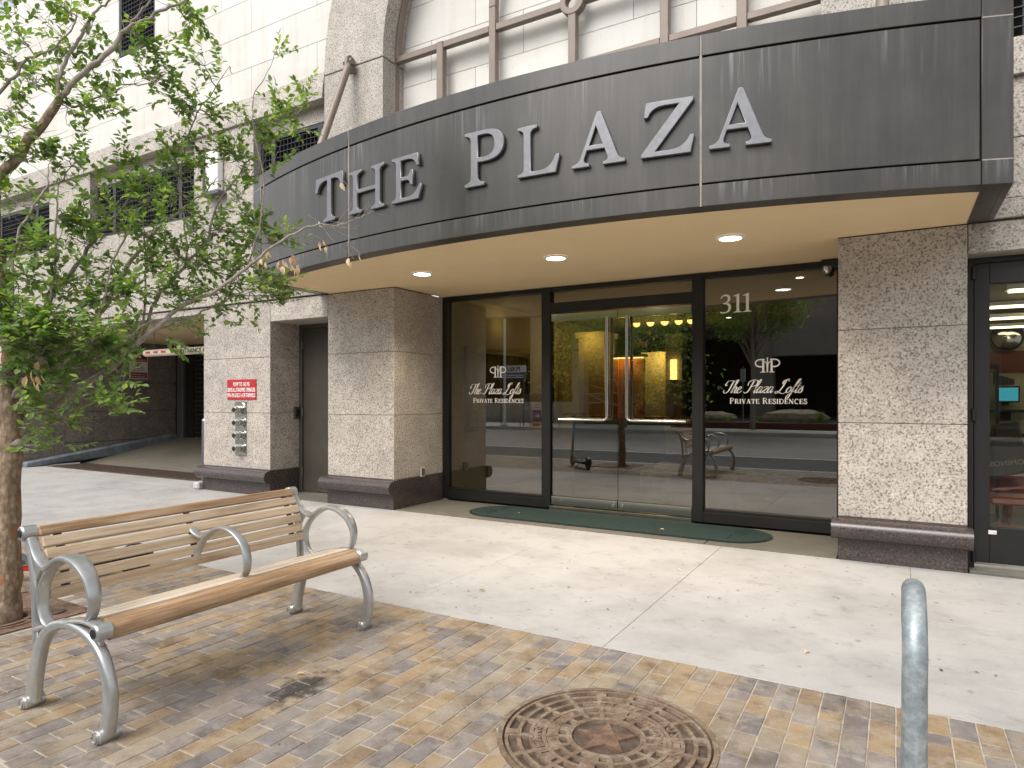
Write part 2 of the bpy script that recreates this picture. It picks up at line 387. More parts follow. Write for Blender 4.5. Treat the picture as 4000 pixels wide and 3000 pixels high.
M['truck'] = plain('black truck paint', (.02,.022,.026), .2, .3)
M['truck2'] = plain('charcoal truck paint', (.06,.06,.06), .25, .3)
M['rubber'] = plain('tyre rubber', (.02,.02,.02), .9)
M['head'] = plain('headlamp glass', (.6,.6,.6), .1, .6)
M['rock'] = plain('limestone boulder', (.45,.38,.28), .9, var=.3, scale=4, bmp=.6)
M['gravel'] = plain('dark gravel', (.06,.06,.062), .95, var=.5, scale=60, bmp=.8)
M['turf'] = plain('dry ground cover', (.14,.13,.05), .95, var=.3, scale=20)
M['far_concrete'] = plain('far concrete beam', (.33,.31,.27), .85, var=.1, scale=1)
M['orange'] = plain('orange sandbag', (.60,.20,.08), .8)

# ------------------------------------------------------------------ ground
def struct(name, mb, m, **kw):
    o = mb.ob(name, m, **kw); tag(o, kind='structure'); return o
g = MB().add([(-150,-150,-.20),(150,-150,-.20),(150,160,-.20),(-150,160,-.20)], [(0,1,2,3)]); struct('ground', g, M['asphalt_pale'])
struct('road', MB().add([(-120,-13.4,-.15),(120,-13.4,-.15),(120,1.05,-.15),(-120,1.05,-.15)], [(0,1,2,3)]), M['asphalt_pale'])
struct('near_lane', MB().add([(-120,-3.2,-.146),(120,-3.2,-.146),(120,1.05,-.146),(-120,1.05,-.146)], [(0,1,2,3)]), M['asphalt'])
struct('lane_line', MB().box(-120,120,-3.35,-3.25,-.143,-.142), M['white'])
kr = MB()
for i in range(-20, 14): kr.box(i*1.53+.09+.004, (i+1)*1.53+.09-.004, 1.05, 1.2, -.19, .0)
struct('kerb', kr, M['kerb'], bevel=.012)
struct('far_kerb', MB().box(-120,120,-13.6,-13.4,-.19,.02), M['kerb'], bevel=.02)
struct('far_pavement', MB().box(-120,120,-18.5,-13.6,-.18,.005), M['kerb'])
struct('subgrade', MB().box(-30,12,1.2,6.62,-.19,-.062), M['sand'])

# sidewalk slabs (each a part), kerbed by a sand bed below
walk = thing('sidewalk', (0, 4.9, 0), None, None); tag(walk, kind='structure')
xs = [.10 + 1.53*k for k in range(-17, 4)]
for i in range(len(xs)-1):
    for (y0, y1) in ((3.475, 4.925), (4.925, 6.415)):
        MB().box(xs[i]+.001, xs[i+1]-.001, y0+.001, y1-.001, -.06, rnd.uniform(-.0015,.0)).ob('concrete_slab', M['concrete'], walk, bevel=.0025)
# slabs in the garage mouth and entrance recess
for (x0, x1, y0, y1) in ((-15.45,-12.3,6.42,7.1), (-12.3,-9.27,6.42,7.1)):
    MB().box(x0+.003, x1-.003, y0+.003, y1, -.03, 0).ob('concrete_slab', M['concrete'], walk, bevel=.004)
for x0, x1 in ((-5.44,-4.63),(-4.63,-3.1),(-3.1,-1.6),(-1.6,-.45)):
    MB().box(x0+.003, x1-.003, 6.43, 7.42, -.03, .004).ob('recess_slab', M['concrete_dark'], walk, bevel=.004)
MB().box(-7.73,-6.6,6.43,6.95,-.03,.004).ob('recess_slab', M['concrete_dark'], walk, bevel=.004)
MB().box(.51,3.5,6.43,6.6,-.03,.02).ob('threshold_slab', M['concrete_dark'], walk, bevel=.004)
rebase(walk)

# brick pavers
MC, MR = (-1.04, 2.56), .455            # manhole
GR = (-5.42, -4.60, 1.56, 2.36)         # tree grate opening
brk_mesh = {}
def brick_mesh(lx, ly):
    k = (round(lx, 4), round(ly, 4))
    if k not in brk_mesh:
        brk_mesh[k] = MB().box(-lx/2, lx/2, -ly/2, ly/2, -.05, 0).mesh('brick', M['brick'], bevel=.0025)
    return brk_mesh[k]
pave = thing('brick_paving', (-3, 2.3, 0), None, None); tag(pave, kind='structure')
PX, PY, J = .099, .196, .0055
bricks = []
def clip(poly, nx, ny, d):
    out = []
    for i in range(len(poly)):
        a, b = poly[i], poly[(i+1) % len(poly)]; da = a[0]*nx+a[1]*ny-d; db = b[0]*nx+b[1]*ny-d
        if da >= 0: out.append(a)
        if (da >= 0) != (db >= 0):
            s_ = da/(da-db); out.append((a[0]+(b[0]-a[0])*s_, a[1]+(b[1]-a[1])*s_))
    return out
odd = []
for c in range(-100, 18):
    x0 = -.397 + c*PX
    ys = [3.472, 3.472-PY]
    if c % 2: ys.append(ys[-1]-PY/2)
    while ys[-1] > 1.25: ys.append(ys[-1]-PY)
    for a, b in zip(ys, ys[1:]):
        b = max(b, 1.205); cx, cy = x0+PX/2, (a+b)/2; lx, ly = PX-J, a-b-J
        if ly < .02: continue
        corners = [(cx-lx/2,cy-ly/2),(cx+lx/2,cy-ly/2),(cx+lx/2,cy+ly/2),(cx-lx/2,cy+ly/2)]
        rr = [math.hypot(p[0]-MC[0], p[1]-MC[1]) for p in corners]
        if max(rr) < MR: continue
        if min(rr) < MR or math.hypot(cx-MC[0], cy-MC[1]) < MR:
            dx, dy = cx-MC[0], cy-MC[1]; L = math.hypot(dx, dy) or 1; nx, ny = dx/L, dy/L
            q = clip(corners, nx, ny, nx*MC[0]+ny*MC[1]+MR-.004)
            if len(q) >= 3: odd.append(q)
            continue
        if cx+lx/2 > GR[0] and cx-lx/2 < GR[1] and cy+ly/2 > GR[2] and cy-ly/2 < GR[3]:
            continue
        bricks.append((cx, cy, lx, ly))
def depth(b): 
    d = -b[0]*.503*-1*-1 + 0
    d = -.503*b[0] + .864*b[1]; l = .864*b[0] + .503*b[1]
    if d < .3: return -1
    u = 2000+2578*l/d; v = 1557+2578*1.4/d
    if u < -60 or u > 4060 or v > 3080: return -1
    return b[3]/d**2
bricks.sort(key=depth, reverse=True)
mass = MB()
for i, (cx, cy, lx, ly) in enumerate(bricks):
    z = rnd.uniform(-.0015, .0015); 
    if i < 300:
        o = link('brick', brick_mesh(lx, ly), pave); o.location = (cx, cy, z); o.rotation_euler = (rnd.uniform(-.006,.006), rnd.uniform(-.012,.012), rnd.uniform(-.012,.012))
    else:
        a = rnd.uniform(-.012, .012); ca, sa = cos(a), sin(a); hx, hy, e = lx/2, ly/2, .0025
        p = []
        for (ox, oy, oz) in ((hx,hy,-.04),(hx,hy,-e),(hx-e,hy-e,0)):
            for sx, sy in ((-1,-1),(1,-1),(1,1),(-1,1)):
                X, Y = sx*ox, sy*oy; p.append((cx+X*ca-Y*sa, cy+X*sa+Y*ca, z+oz))
        mass.add(p, [(8,9,10,11)] + [(j,(j+1)%4,4+(j+1)%4,4+j) for j in range(4)] + [(4+j,4+(j+1)%4,8+(j+1)%4,8+j) for j in range(4)])
for q in odd: 
    mass.prism(q, -.04, -.001, 'z')
# cut pieces round the grate
mo = mass.ob('brick_field', M['brick_mass'], pave); tag(mo, kind='stuff')
sg = MB(); q0, q1, w0, w1 = MC[0]-.5, MC[0]+.5, MC[1]-.5, MC[1]+.5
for (a, b, c, d) in ((-11,GR[0],1.2,3.475),(GR[0],GR[1],GR[3],3.475),(GR[0],GR[1],1.2,GR[2]),(GR[1],q0,1.2,3.475),(q1,2.2,1.2,3.475),(q0,q1,1.2,w0),(q0,q1,w1,3.475)): sg.box(a, b, c, d, -.06, -.0035)
for k in range(48):
    a0, a1 = 2*pi*k/48, 2*pi*(k+1)/48; P_ = []
    for a in (a0, a1):
        c, s_ = cos(a), sin(a); tt = .5/max(abs(c), abs(s_)); P_.append(((MC[0]+c*.445, MC[1]+s_*.445), (MC[0]+c*tt, MC[1]+s_*tt)))
    sg.add([(P_[0][0][0],P_[0][0][1],-.0035),(P_[0][1][0],P_[0][1][1],-.0035),(P_[1][1][0],P_[1][1][1],-.0035),(P_[1][0][0],P_[1][0][1],-.0035)], [(0,1,2,3)])
struct('paver_sand', sg, M['sand'])
rebase(pave)

# ------------------------------------------------------------------ stone building
YF = 6.42
bld = thing('stone_building', (-3, YF, 0), 'pale granite and limestone building with an arched window and grilled openings behind the tree', 'building')
def panel(name, x0, x1, y0, y1, z0, z1, m='granite', g=.003, bev=.003):
    return MB().box(x0+g, x1-g, y0, y1, z0+g, z1-g).ob(name, M[m], bld, bevel=bev)
core = MB(); ZT = 9.6
def pillar(x0, x1, y1, ztop=2.8):
    for z0, z1 in ((.375, 1.19), (1.19, 1.995), (1.995, ztop)): panel('granite_panel', x0, x1, YF, y1, z0, z1)
    core.box(x0+.012, x1-.012, YF+.012, y1-.004, .3, ztop)
    MB().box(x0, x1, YF-.012, y1-.006, -.02, .371).ob('plinth', M['granite_dark'], bld, bevel=.005)
    # bullnose moulding on the front face only
    r = .088; pr = [(YF-.013, .371-.006)]
    for k in range(13):
        a = pi/2 + pi*k/12; pr.append((YF-.055+cos(a)*r*.95, .371-.006-r+sin(a)*r))
    pr.append((YF-.013, .371-.006-2*r))
    MB().prism(pr, x0-.045, x1+.03, 'x').ob('base_moulding', M['granite_dark'], bld, smooth=True)
pillar(-9.25, -7.736, 6.96); pillar(-6.6, -5.45, 7.47); pillar(-.44, .498, 7.47)
# lintel pieces
panel('granite_lintel', -7.736, -6.6, YF, 6.96, 2.5, 2.8)
for a, b in ((-18.2,-15.5),(-15.5,-12.4),(-12.4,-9.25)): panel('granite_lintel', a, b, YF, YF+.4, 2.70, 2.8)
panel('granite_lintel', .498, 2.1, YF, YF+.13, 2.56, 2.8); panel('granite_lintel', 2.1, 4.2, YF, YF+.13, 2.56, 2.8)
# wall left of the garage mouth
for z0, z1 in ((0,.375),(.375,1.19),(1.19,1.995),(1.995,2.7)): panel('granite_panel', -18.2, -15.5, YF, 7.0, z0, z1)
# wall above, left part: proud by 3 cm over the ledge line
YU = YF-.03
W1 = (-17.2,-13.87); W2 = (-12.45,-9.46); W3 = (-8.07,-6.60)
for a, b in ((-18.2,-15.9),(-15.9,-13.87),(-13.87,-12.45),(-12.45,-9.46),(-9.46,-8.07),(-8.07,-6.60)):
    panel('granite_panel', a, b, YU, YF+.5, 2.812, 3.905)
for a, b in ((-18.2,-15.9),(-15.9,-13.87),(-13.87,-12.45),(-12.45,-9.46),(-9.46,-8.07),(-8.07,-6.60)):
    panel('granite_panel', a, b, YU+.008, YF+.5, 3.905, 4.235)
for a, b in ((-18.2,-17.2),(-13.87,-12.45),(-9.46,-8.07)): panel('granite_panel', a, b, YU+.008, YF+.5, 4.235, 5.43)
core.box(-18.2,-6.62,YF+.02,YF+.49,2.82,4.22)
# splayed head band over the windows
for a, b in ((-18.2,-16.1),(-16.1,-13.2),(-13.2,-10.3),(-10.3,-8.4),(-8.4,-6.64)):
    MB().prism([(YF+.3,5.43),(YF-.06,5.43),(YF-.06,5.50),(YF-.02,5.80),(YF+.3,5.80)], a+.004, b-.004, 'x').ob('granite_band', M['granite'], bld, bevel=.004)
for a, b in (W1, W2, W3): panel('window_head', a, b, YF+.10, YF+.5, 5.2, 5.43, g=.0)
core.box(-18.2,-6.62,YF+.05,YF+.5,5.44,5.79)
# limestone blocks left of the arch
zc = [5.80, 6.255, 6.76, 7.265, 7.77, 8.275, 8.78, 9.285]
for r_ in range(len(zc)-1):
    off = 0 if r_ % 2 else .672
    x = -18.2
    js = [-6.815 - 1.345*k + (0 if r_ % 2 == 0 else .672) for k in range(-1, 10)]
    js = sorted([j for j in js if -18.1 < j < -6.1] + [-18.2, -6.0])
    for a, b in zip(js, js[1:]):
        if b - a < .08: continue
        if zc[r_+1] > 7.30 and zc[r_] < 9.2:      # opening of the small upper grille
            parts = []
            if a < -11.6: parts.append((a, min(b, -11.6)))
            if b > -10.55: parts.append((max(a, -10.55), b))
        else: parts = [(a, b)]
        for p, q in parts:
            if q - p > .02: panel('limestone_block', p, q, YF+.012, YF+.36, zc[r_], zc[r_+1], 'limestone', .0022, .003)
core.box(-18.2,-11.62,YF+.02,YF+.35,5.82,9.3); core.box(-10.53,-6.1,YF+.02,YF+.35,5.82,9.3); core.box(-11.62,-10.53,YF+.02,YF+.35,5.82,7.27)
# arch: granite surround, centre x=-3.07
AX, AZ, AR, ARO = -3.07, 5.70, 2.50, 3.52
def arch_piece(a0, a1, n=8, y0=YF-.075, y1=YF+.42, ri=AR, ro=ARO, name='arch_stone', m='granite'):
    g_ = .0025; pts = []
    for k in range(n+1):
        a = a0+g_+(a1-a0-2*g_)*k/n; pts.append((AX+cos(a)*ri, AZ+sin(a)*ri))
    for k in range(n, -1, -1):
        a = a0+g_+(a1-a0-2*g_)*k/n; pts.append((AX+cos(a)*ro, AZ+sin(a)*ro))
    o = MB(); n2 = len(pts)
    h = n+1
    vs_ = [(p[0], y0, p[1]) for p in pts] + [(p[0], y1, p[1]) for p in pts]
    f = []
    for k in range(n):
        f += [(k, k+1, n2-2-k, n2-1-k), (n2+k, n2+n2-1-k, n2+n2-2-k, n2+k+1)]
    f += [(i, (i+1) % n2, n2+(i+1) % n2, n2+i) for i in range(n2)]
    o.add(vs_, f).ob(name, M[m], bld, bevel=.005)
for k in range(9): arch_piece(pi*k/9, pi*(k+1)/9)
for sx in (-1, 1):
    xi, xo = AX+sx*AR, AX+sx*ARO
    for z0, z1 in ((2.82,3.9),(3.9,5.693)):
        a, b = sorted((xi, xo)); MB().box(a, b, YF-.075, YF+.42, z0+.003, z1).ob('arch_jamb', M['granite'], bld, bevel=.005)
# chamfered left arris strip of the arch jamb
# infill limestone inside the arch
zi = [3.94, 4.445, 4.95, 5.455, 5.96, 6.465, 6.97, 7.475, 7.98, 8.5]
for r_ in range(len(zi)-1):
    js = [-3.1 + 1.345*k + (0 if r_ % 2 == 0 else -.672) for k in range(-3, 4)]
    js = sorted([j for j in js if -5.7 < j < -.42] + [-5.75, -.39])
    for a, b in zip(js, js[1:]):
        if b-a > .05: panel('limestone_block', a, b, 6.75, 6.95, zi[r_], zi[r_+1], 'limestone', .0022, .003)
core.box(-5.75,-.39,6.765,7.3,2.82,8.9)
# brown steel tracery in the arch
tr = thing('window_tracery', (AX, 6.6, 4.0), 'brown painted steel tracery bars filling the big arched opening above the canopy', 'window frame')
def bar(x0, x1, z0, z1, y0=6.58, y1=6.66, nm='bar'): MB().box(x0, x1, y0, y1, z0, z1).ob(nm, M['brown_steel'], tr, bevel=.006)
mull = [AX+d for d in (-2.54,-1.79,-1.03,0,1.03,1.79,2.54)]
for i, x in enumerate(mull):
    hw = .045 if i in (0, 6) else .048 if i not in (2,3,4) else .045
    top = 5.80 if i in (1, 5) else 6.0
    if i == 3: top = 5.62
    bar(x-hw, x+hw, 4.0, top, 6.575 - .003*(i % 2), 6.665, 'mullion')
for z0, z1, yo in ((5.715,5.795,0),(5.02,5.09,.0)):
    for a, b in zip(mull, mull[1:]):
        c0 = .048; 
        if z0 > 5.5 and mull.index(a) == 2: bar(a+c0, b-.125, z0, z1, 6.58, 6.66)
        elif z0 > 5.5 and mull.index(a) == 3: bar(a+.125, b-c0, z0, z1, 6.58, 6.66)
        else: bar(a+c0, b-c0, z0, z1, 6.58, 6.66)
ri = MB(); n_ = 40
def ring(mb, cx, cz, r0, r1, y0, y1, a0=0, a1=2*pi, n=40):
    full = abs(a1-a0-2*pi) < 1e-6; base = len(mb.v); m_ = n if full else n+1
    for k in range(m_):
        a = a0+(a1-a0)*k/n
        for r, y in ((r0,y0),(r1,y0),(r1,y1),(r0,y1)): mb.v.append((cx+cos(a)*r, y, cz+sin(a)*r))
    for k in range(n):
        a = base+4*k; b = base+4*((k+1) % m_)
        for j in range(4): mb.f.append((a+j, a+(j+1) % 4, b+(j+1) % 4, b+j))
    if not full:
        mb.f.append((base,base+1,base+2,base+3)); e = base+4*n; mb.f.append((e+3,e+2,e+1,e))
    return mb
ring(MB(), AX, 5.755, .075, .145, 6.565, 6.66, n=32).ob('ring', M['brown_steel'], tr, bevel=.006)
ring(MB(), AX, 5.755, 2.46, 2.565, 6.57, 6.67, 0, pi, 48).ob('arch_bar', M['brown_steel'], tr, bevel=.006)
ring(MB(), AX, 6.0, .985, 1.075, 6.573, 6.662, 0, pi, 32).ob('arch_bar', M['brown_steel'], tr, bevel=.006)
MB().box(AX-.045, AX+.045, 6.575, 6.66, 5.9, 7.0).ob('mullion', M['brown_steel'], tr, bevel=.006)
rebase(tr)
# right side wall above the shop door
for z0, z1, y in ((2.812,2.965,YU),(2.965,3.43,YU+.006),(3.43,3.90,YU),(3.90,4.19,YU-.045)):
    panel('granite_panel', .45, 2.1, y, YF+.4, z0, z1); panel('granite_panel', 2.1, 4.2, y, YF+.4, z0, z1)
core.box(.47,4.2,YF+.02,YF+.39,2.82,4.18)
for z0, z1 in ((5.6,6.5),(6.5,7.6)): panel('granite_panel', .45, 4.2, YF, YF+.4, z0, z1)
core.box(4.2,4.3,YF+.02,YF+.39,.0,9.5)
core.ob('joint_backing', M['sealant'], bld)

# louvre grilles (windows of the parking levels)
def grille(x0, x1, z0, z1, y, muls, cell=.075):
    fr = MB(); fw = .055
    fr.box(x0, x1, y, y+.05, z0, z0+.075); fr.box(x0, x1, y, y+.05, z1-fw, z1)
    fr.box(x0, x0+fw, y, y+.05, z0+.075, z1-fw); fr.box(x1-fw, x1, y, y+.05, z0+.075, z1-fw)
    for m_ in muls: fr.box(m_-.04, m_+.04, y-.004, y+.05, z0+.075, z1-fw)
    g_ = fr.ob('window_grille', M['grey_grille'], bld)
    b = MB(); n = int((x1-x0)/cell)
    for k in range(1, n): 
        x = x0+(x1-x0)*k/n; b.box(x-.003, x+.003, y+.018, y+.060, z0+.07, z1-.05)
    nz = int((z1-z0)/cell)
    for k in range(1, nz):
        z = z0+(z1-z0)*k/nz; b.box(x0+.05, x1-.05, y+.012, y+.055, z-.004, z+.004)
    bb = b.ob('grille_bars', M['grey_grille'], g_); tag(bb, kind='stuff')
    MB().box(x0, x1, y+.12, y+.13, z0, z1).ob('duct_void', M['void'], g_)
grille(W1[0], W1[1], 4.24, 5.2, YF+.11, [-16.1,-14.6]); grille(W2[0], W2[1], 4.24, 5.2, YF+.11, [-11.9,-10.0]); grille(W3[0], W3[1], 4.24, 5.2, YF+.11, [-7.80,-6.86])
grille(-11.6, -10.55, 7.30, 9.26, YF+.03, []); grille(.72, 2.0, 4.2, 5.6, YF+.12, [])
rebase(bld)
for o in bld.children:      # sub-parts keep their own world position under unmoved parents
    pass

# white lit-look panel between the grilles
wp = thing('wall_lantern', (-8.9, YF, 4.4), 'tall white wall lantern with a grey sill between two grilled windows behind the tree', 'wall light')
MB().box(-9.03,-8.74,YU-.10,YU,4.52,5.12).ob('diffuser', M['white'], wp, bevel=.01)
MB().box(-9.06,-9.035,YU-.13,YU,4.45,5.2).ob('side_bracket', M['brown_steel'], wp)
MB().box(-9.06,-8.66,YU-.15,YU,4.44,4.50).ob('sill', M['grey_paint'], wp, bevel=.01)
rebase(wp)

# ------------------------------------------------------------------ entrance canopy
CX_, CY_, CR = -3.037, 15.728, 11.026
ZB, ZG0, ZG1, ZTOP = 2.80, 2.962, 3.893, 4.052
XL, XR = -6.73, .66
can = thing('entrance_canopy', (AX, 5.5, 2.8), 'dark curved metal canopy over the glass entrance with raised THE PLAZA letters', 'canopy')
def ya(x, r=CR): return CY_ - math.sqrt(r*r-(x-CX_)**2)
def arc_slab(name, x0, x1, z0, z1, ro, ri_, m, n=24, bev=0):
    mb = MB(); f = []; vs_ = []
    for k in range(n+1):
        x = x0+(x1-x0)*k/n; th = math.asin((x-CX_)/CR)
        for r, z in ((ro,z0),(ro,z1),(ri_,z1),(ri_,z0)):
            vs_.append((CX_+sin(th)*r, CY_-cos(th)*r, z))
    for k in range(n):
        a, b = 4*k, 4*k+4
        for j in range(4): f.append((a+j, a+(j+1) % 4, b+(j+1) % 4, b+j))
    f += [(0,1,2,3), (4*n+3,4*n+2,4*n+1,4*n)]
    return mb.add(vs_, f).ob(name, M[m], can, smooth=True, bevel=bev)
seams = [XL, -6.50, -4.68, -1.232, .482, XR]
for a, b in ((XL, -6.502), (.484, XR)): arc_slab('end_strip', a, b, ZB, ZTOP, CR+.002, CR-.05, 'canopy', 4, .003)
for z in (ZG0-.001, ZG1+.001):
    for a, b in ((XL+.004, -6.503), (.486, XR-.004)): arc_slab('seam_strip', a, b, z-.004, z+.004, CR+.0026, CR-.01, 'seam', 3)
for i, (a, b) in enumerate(zip(seams[1:-2], seams[2:-1])):
    a2, b2 = a+(.007 if i else .002), b-(.007 if i < 2 else .002); n = 20
    arc_slab('top_band', a2, b2, ZG1+.006, ZTOP, CR+.002, CR-.05, 'canopy', n, .003)
    arc_slab('bottom_band', a2, b2, ZB, ZG0-.006, CR+.002, CR-.05, 'canopy', n, .003)
    arc_slab('fascia_panel', a+(.007), b-(.007), ZG0+.007, ZG1-.008, CR-.001, CR-.05, 'canopy', n, .003)
for s_ in seams[1:-1]:
    if s_ in (-4.68, -1.232): arc_slab('seam_strip', s_-.0085, s_+.0085, ZB+.002, ZTOP-.002, CR-.0035, CR-.02, 'seam', 2)
arc_slab('backing', XL+.02, XR-.02, ZB+.01, ZTOP-.03, CR-.03, CR-.09, 'groove', 40)
# underside lip and end returns
arc_slab('bottom_lip', XL, XR, ZB+.002, ZB+.03, CR-.048, CR-.172, 'canopy', 40)
for x0, x1, xi in ((XL, XL+.05, XL+.17), (XR-.05, XR, XR-.17)):
    yf = ya((x0+x1)/2)+.045
    for z0, z1 in ((ZB, ZG0-.005), (ZG0+.005, ZG1-.005), (ZG1+.005, ZTOP)):
        MB().box(x0, x1, yf, YU, z0, z1).ob('end_panel', M['canopy'], can, bevel=.003)
    a, b = (x1, xi) if xi > x1 else (xi, x0)
    MB().box(a, b, yf+.02, YU, ZB+.003, ZB+.031).ob('end_lip', M['canopy'], can)
# soffit: arc front, back to storefront
sf = MB(); pf = []
for k in range(41):
    x = XL+.16+(XR-XL-.32)*k/40; pf.append((x, ya(x)+.165))
poly = pf + [(XR-.16, 6.43), (-.44, 6.43), (-.44, 7.6), (-5.45, 7.6), (-5.45, 6.43), (XL+.16, 6.43)]
n = len(poly); vs_ = [(p[0], p[1], ZB+.008) for p in poly] + [(p[0], p[1], ZB+.06) for p in poly]
bm = bmesh.new(); lo = [bm.verts.new(v) for v in vs_[:n]]; fc = bm.faces.new(lo); r_ = bmesh.ops.extrude_face_region(bm, geom=[fc])
for v in [e for e in r_['geom'] if isinstance(e, bmesh.types.BMVert)]: v.co.z += .05
bmesh.ops.triangulate(bm, faces=[f for f in bm.faces if len(f.verts) > 4]); bmesh.ops.recalc_face_normals(bm, faces=bm.faces)
me = bpy.data.meshes.new('soffit'); bm.to_mesh(me); bm.free(); me.materials.append(M['soffit']); link('soffit', me, can)
# roof deck
rf = MB(); pr = [(XL+.06, 6.38)] + [(XL+.06+(XR-XL-.12)*k/30, ya(XL+.06+(XR-XL-.12)*k/30)+.06) for k in range(31)] + [(XR-.06, 6.38)]
rf.prism(pr, ZTOP-.10, ZTOP-.04, 'z').ob('roof_deck', M['grey_paint'], can)
for x, y in ((-4.60, 5.9), (-2.93, 5.9), (-1.25, 5.93)):
    d = MB().lathe([(.092,.0),(.092,.012)], (x, y, ZB-.004), 'z', 28).ob('downlight', M['lamp'], can)
    ring_ = MB(); nn = 28; b0 = 0
    for k in range(nn):
        a = 2*pi*k/nn
        for r, z in ((.092,ZB+.004),(.094,ZB-.008),(.118,ZB-.006),(.122,ZB+.006)): ring_.v.append((x+cos(a)*r, y+sin(a)*r, z))
    for k in range(nn):
        for j in range(3): ring_.f.append((4*k+j, 4*k+j+1, 4*((k+1) % nn)+j+1, 4*((k+1) % nn)+j))
    ring_.ob('trim', M['white'], d, smooth=True)
    l = bpy.data.lights.new('downlight_glow', 'SPOT'); l.energy = 85; l.spot_size = R(130); l.spot_blend = .8; l.color = (1,.86,.66); l.shadow_soft_size = .09
    lo = bpy.data.objects.new('downlight_glow', l); COL.objects.link(lo); lo.location = (x, y, ZB-.05); lo.parent = can; lo.matrix_parent_inverse = Matrix.Translation(can.location).inverted()
# tie rods
for sx in (-1, 1):
    xw, xf = AX+sx*2.98, AX+sx*2.98
    rod = MB().tube([(xw, 6.24, 5.66), (xf, 5.58, 4.0)], .047, 14).ob('tie_rod', M['brown_steel'], can, smooth=True)
    MB().prism([(6.18,5.62),(6.20,5.76),(6.26,5.80),(6.33,5.77),(6.35,5.6),(6.28,5.56)], xw-.022, xw+.022, 'x').ob('clevis', M['brown_steel'], rod, bevel=.006)
    MB().tube([(xw-.07,6.25,5.70),(xw+.07,6.25,5.70)], .045, 6).ob('bolt', M['brown_steel'], rod)

# ---- raised serif letters
def q(a, c, b, n=5): return [((1-t)**2*a[0]+2*t*(1-t)*c[0]+t*t*b[0], (1-t)**2*a[1]+2*t*(1-t)*c[1]+t*t*b[1]) for t in [i/n for i in range(n+1)]]
def footL(xs_, xe, yb, s_):   # bracket from stem (xs_) out to serif tip (xe); s_=+1 foot at bottom, -1 head at top
    return q((xs_, yb+s_*.17), (xs_, yb+s_*.055), (xe, yb+s_*.045))
GL = {}
def stemI(x0, x1, e=.10):      # closed I stem outline pieces: returns list going ccw bottom->right->top->left
    return ([(x0-e, 0), (x1+e, 0)] + footL(x1, x1+e, 0, 1)[::-1] + footL(x1, x1+e, 1, -1) + [(x1+e, 1), (x0-e, 1)] + footL(x0, x0-e, 1, -1)[::-1] + footL(x0, x0-e, 0, 1))
GL['H'] = (1.08, [[(.0,0),(.38,0)] + footL(.25,.38,0,1)[::-1] + [(.25,.47),(.83,.47)] + footL(.83,.70,0,1) + [(.70,0),(1.08,0)] + footL(.95,1.08,0,1)[::-1] + footL(.95,1.08,1,-1) + [(1.08,1),(.70,1)] + footL(.83,.70,1,-1)[::-1] + [(.83,.54),(.25,.54)] + footL(.25,.38,1,-1) + [(.38,1),(0,1)] + footL(.13,0,1,-1)[::-1] + footL(.13,0,0,1)])
GL['T'] = (1.0, [[(.30,0),(.70,0)] + footL(.565,.70,0,1)[::-1] + [(.565,.925)] + q((.565,.925),(.88,.95),(.93,.70)) + [(1.0,.70),(.965,1.0),(.035,1.0),(.0,.70),(.07,.70)] + q((.07,.70),(.12,.95),(.435,.925)) + footL(.435,.30,0,1)])
GL['E'] = (.86, [[(0,0),(.78,0),(.86,.30),(.80,.30)] + q((.80,.30),(.70,.07),(.45,.07)) + [(.26,.07),(.26,.47),(.42,.47)] + q((.42,.47),(.54,.46),(.55,.34)) + [(.61,.34),(.61,.66),(.55,.66)] + q((.55,.66),(.54,.55),(.42,.54)) + [(.26,.54),(.26,.93),(.45,.93)] + q((.45,.93),(.68,.93),(.73,.74)) + [(.79,.74),(.76,1.0),(0,1)] + footL(.13,0,1,-1)[::-1] + footL(.13,0,0,1)])
GL['P'] = (.80, [[(0,0),(.40,0)] + footL(.26,.40,0,1)[::-1] + [(.26,.44)] + q((.26,.44),(.80,.38),(.80,.72),8) + q((.80,.72),(.80,1.0),(.40,1.0),8) + [(0,1)] + footL(.13,0,1,-1)[::-1] + footL(.13,0,0,1), [(.26,.51),(.26,.935)] + q((.40,.935),(.62,.93),(.62,.72),7) + q((.62,.72),(.62,.50),(.38,.505),7)])
GL['L'] = (.86, [[(0,0),(.79,0),(.86,.34),(.80,.34)] + q((.80,.34),(.70,.07),(.45,.07)) + [(.26,.07)] + footL(.26,.40,1,-1) + [(.40,1),(0,1)] + footL(.13,0,1,-1)[::-1] + footL(.13,0,0,1)])
GL['A'] = (1.10, [[(0,0),(.36,0)] + q((.36,.045),(.22,.055),(.25,.16)) + [(.31,.32),(.69,.32)] + q((.75,.16),(.78,.05),(.66,.045)) + [(.66,0),(1.10,0),(1.10,.045)] + q((1.10,.045),(.99,.06),(.95,.15)) + [(.60,1.04),(.53,1.04)] + q((.18,.16),(.13,.06),(.0,.045)), [(.34,.39),(.505,.80),(.665,.39)]])
GL['Z'] = (.94, [[(0,0),(.88,0),(.94,.31),(.88,.31)] + q((.88,.31),(.78,.075),(.50,.075)) + [(.22,.075),(.93,.95),(.93,1.0),(.09,1.0),(.05,.74),(.11,.74)] + q((.11,.74),(.18,.925),(.42,.925)) + [(.70,.925),(0,.05)]])
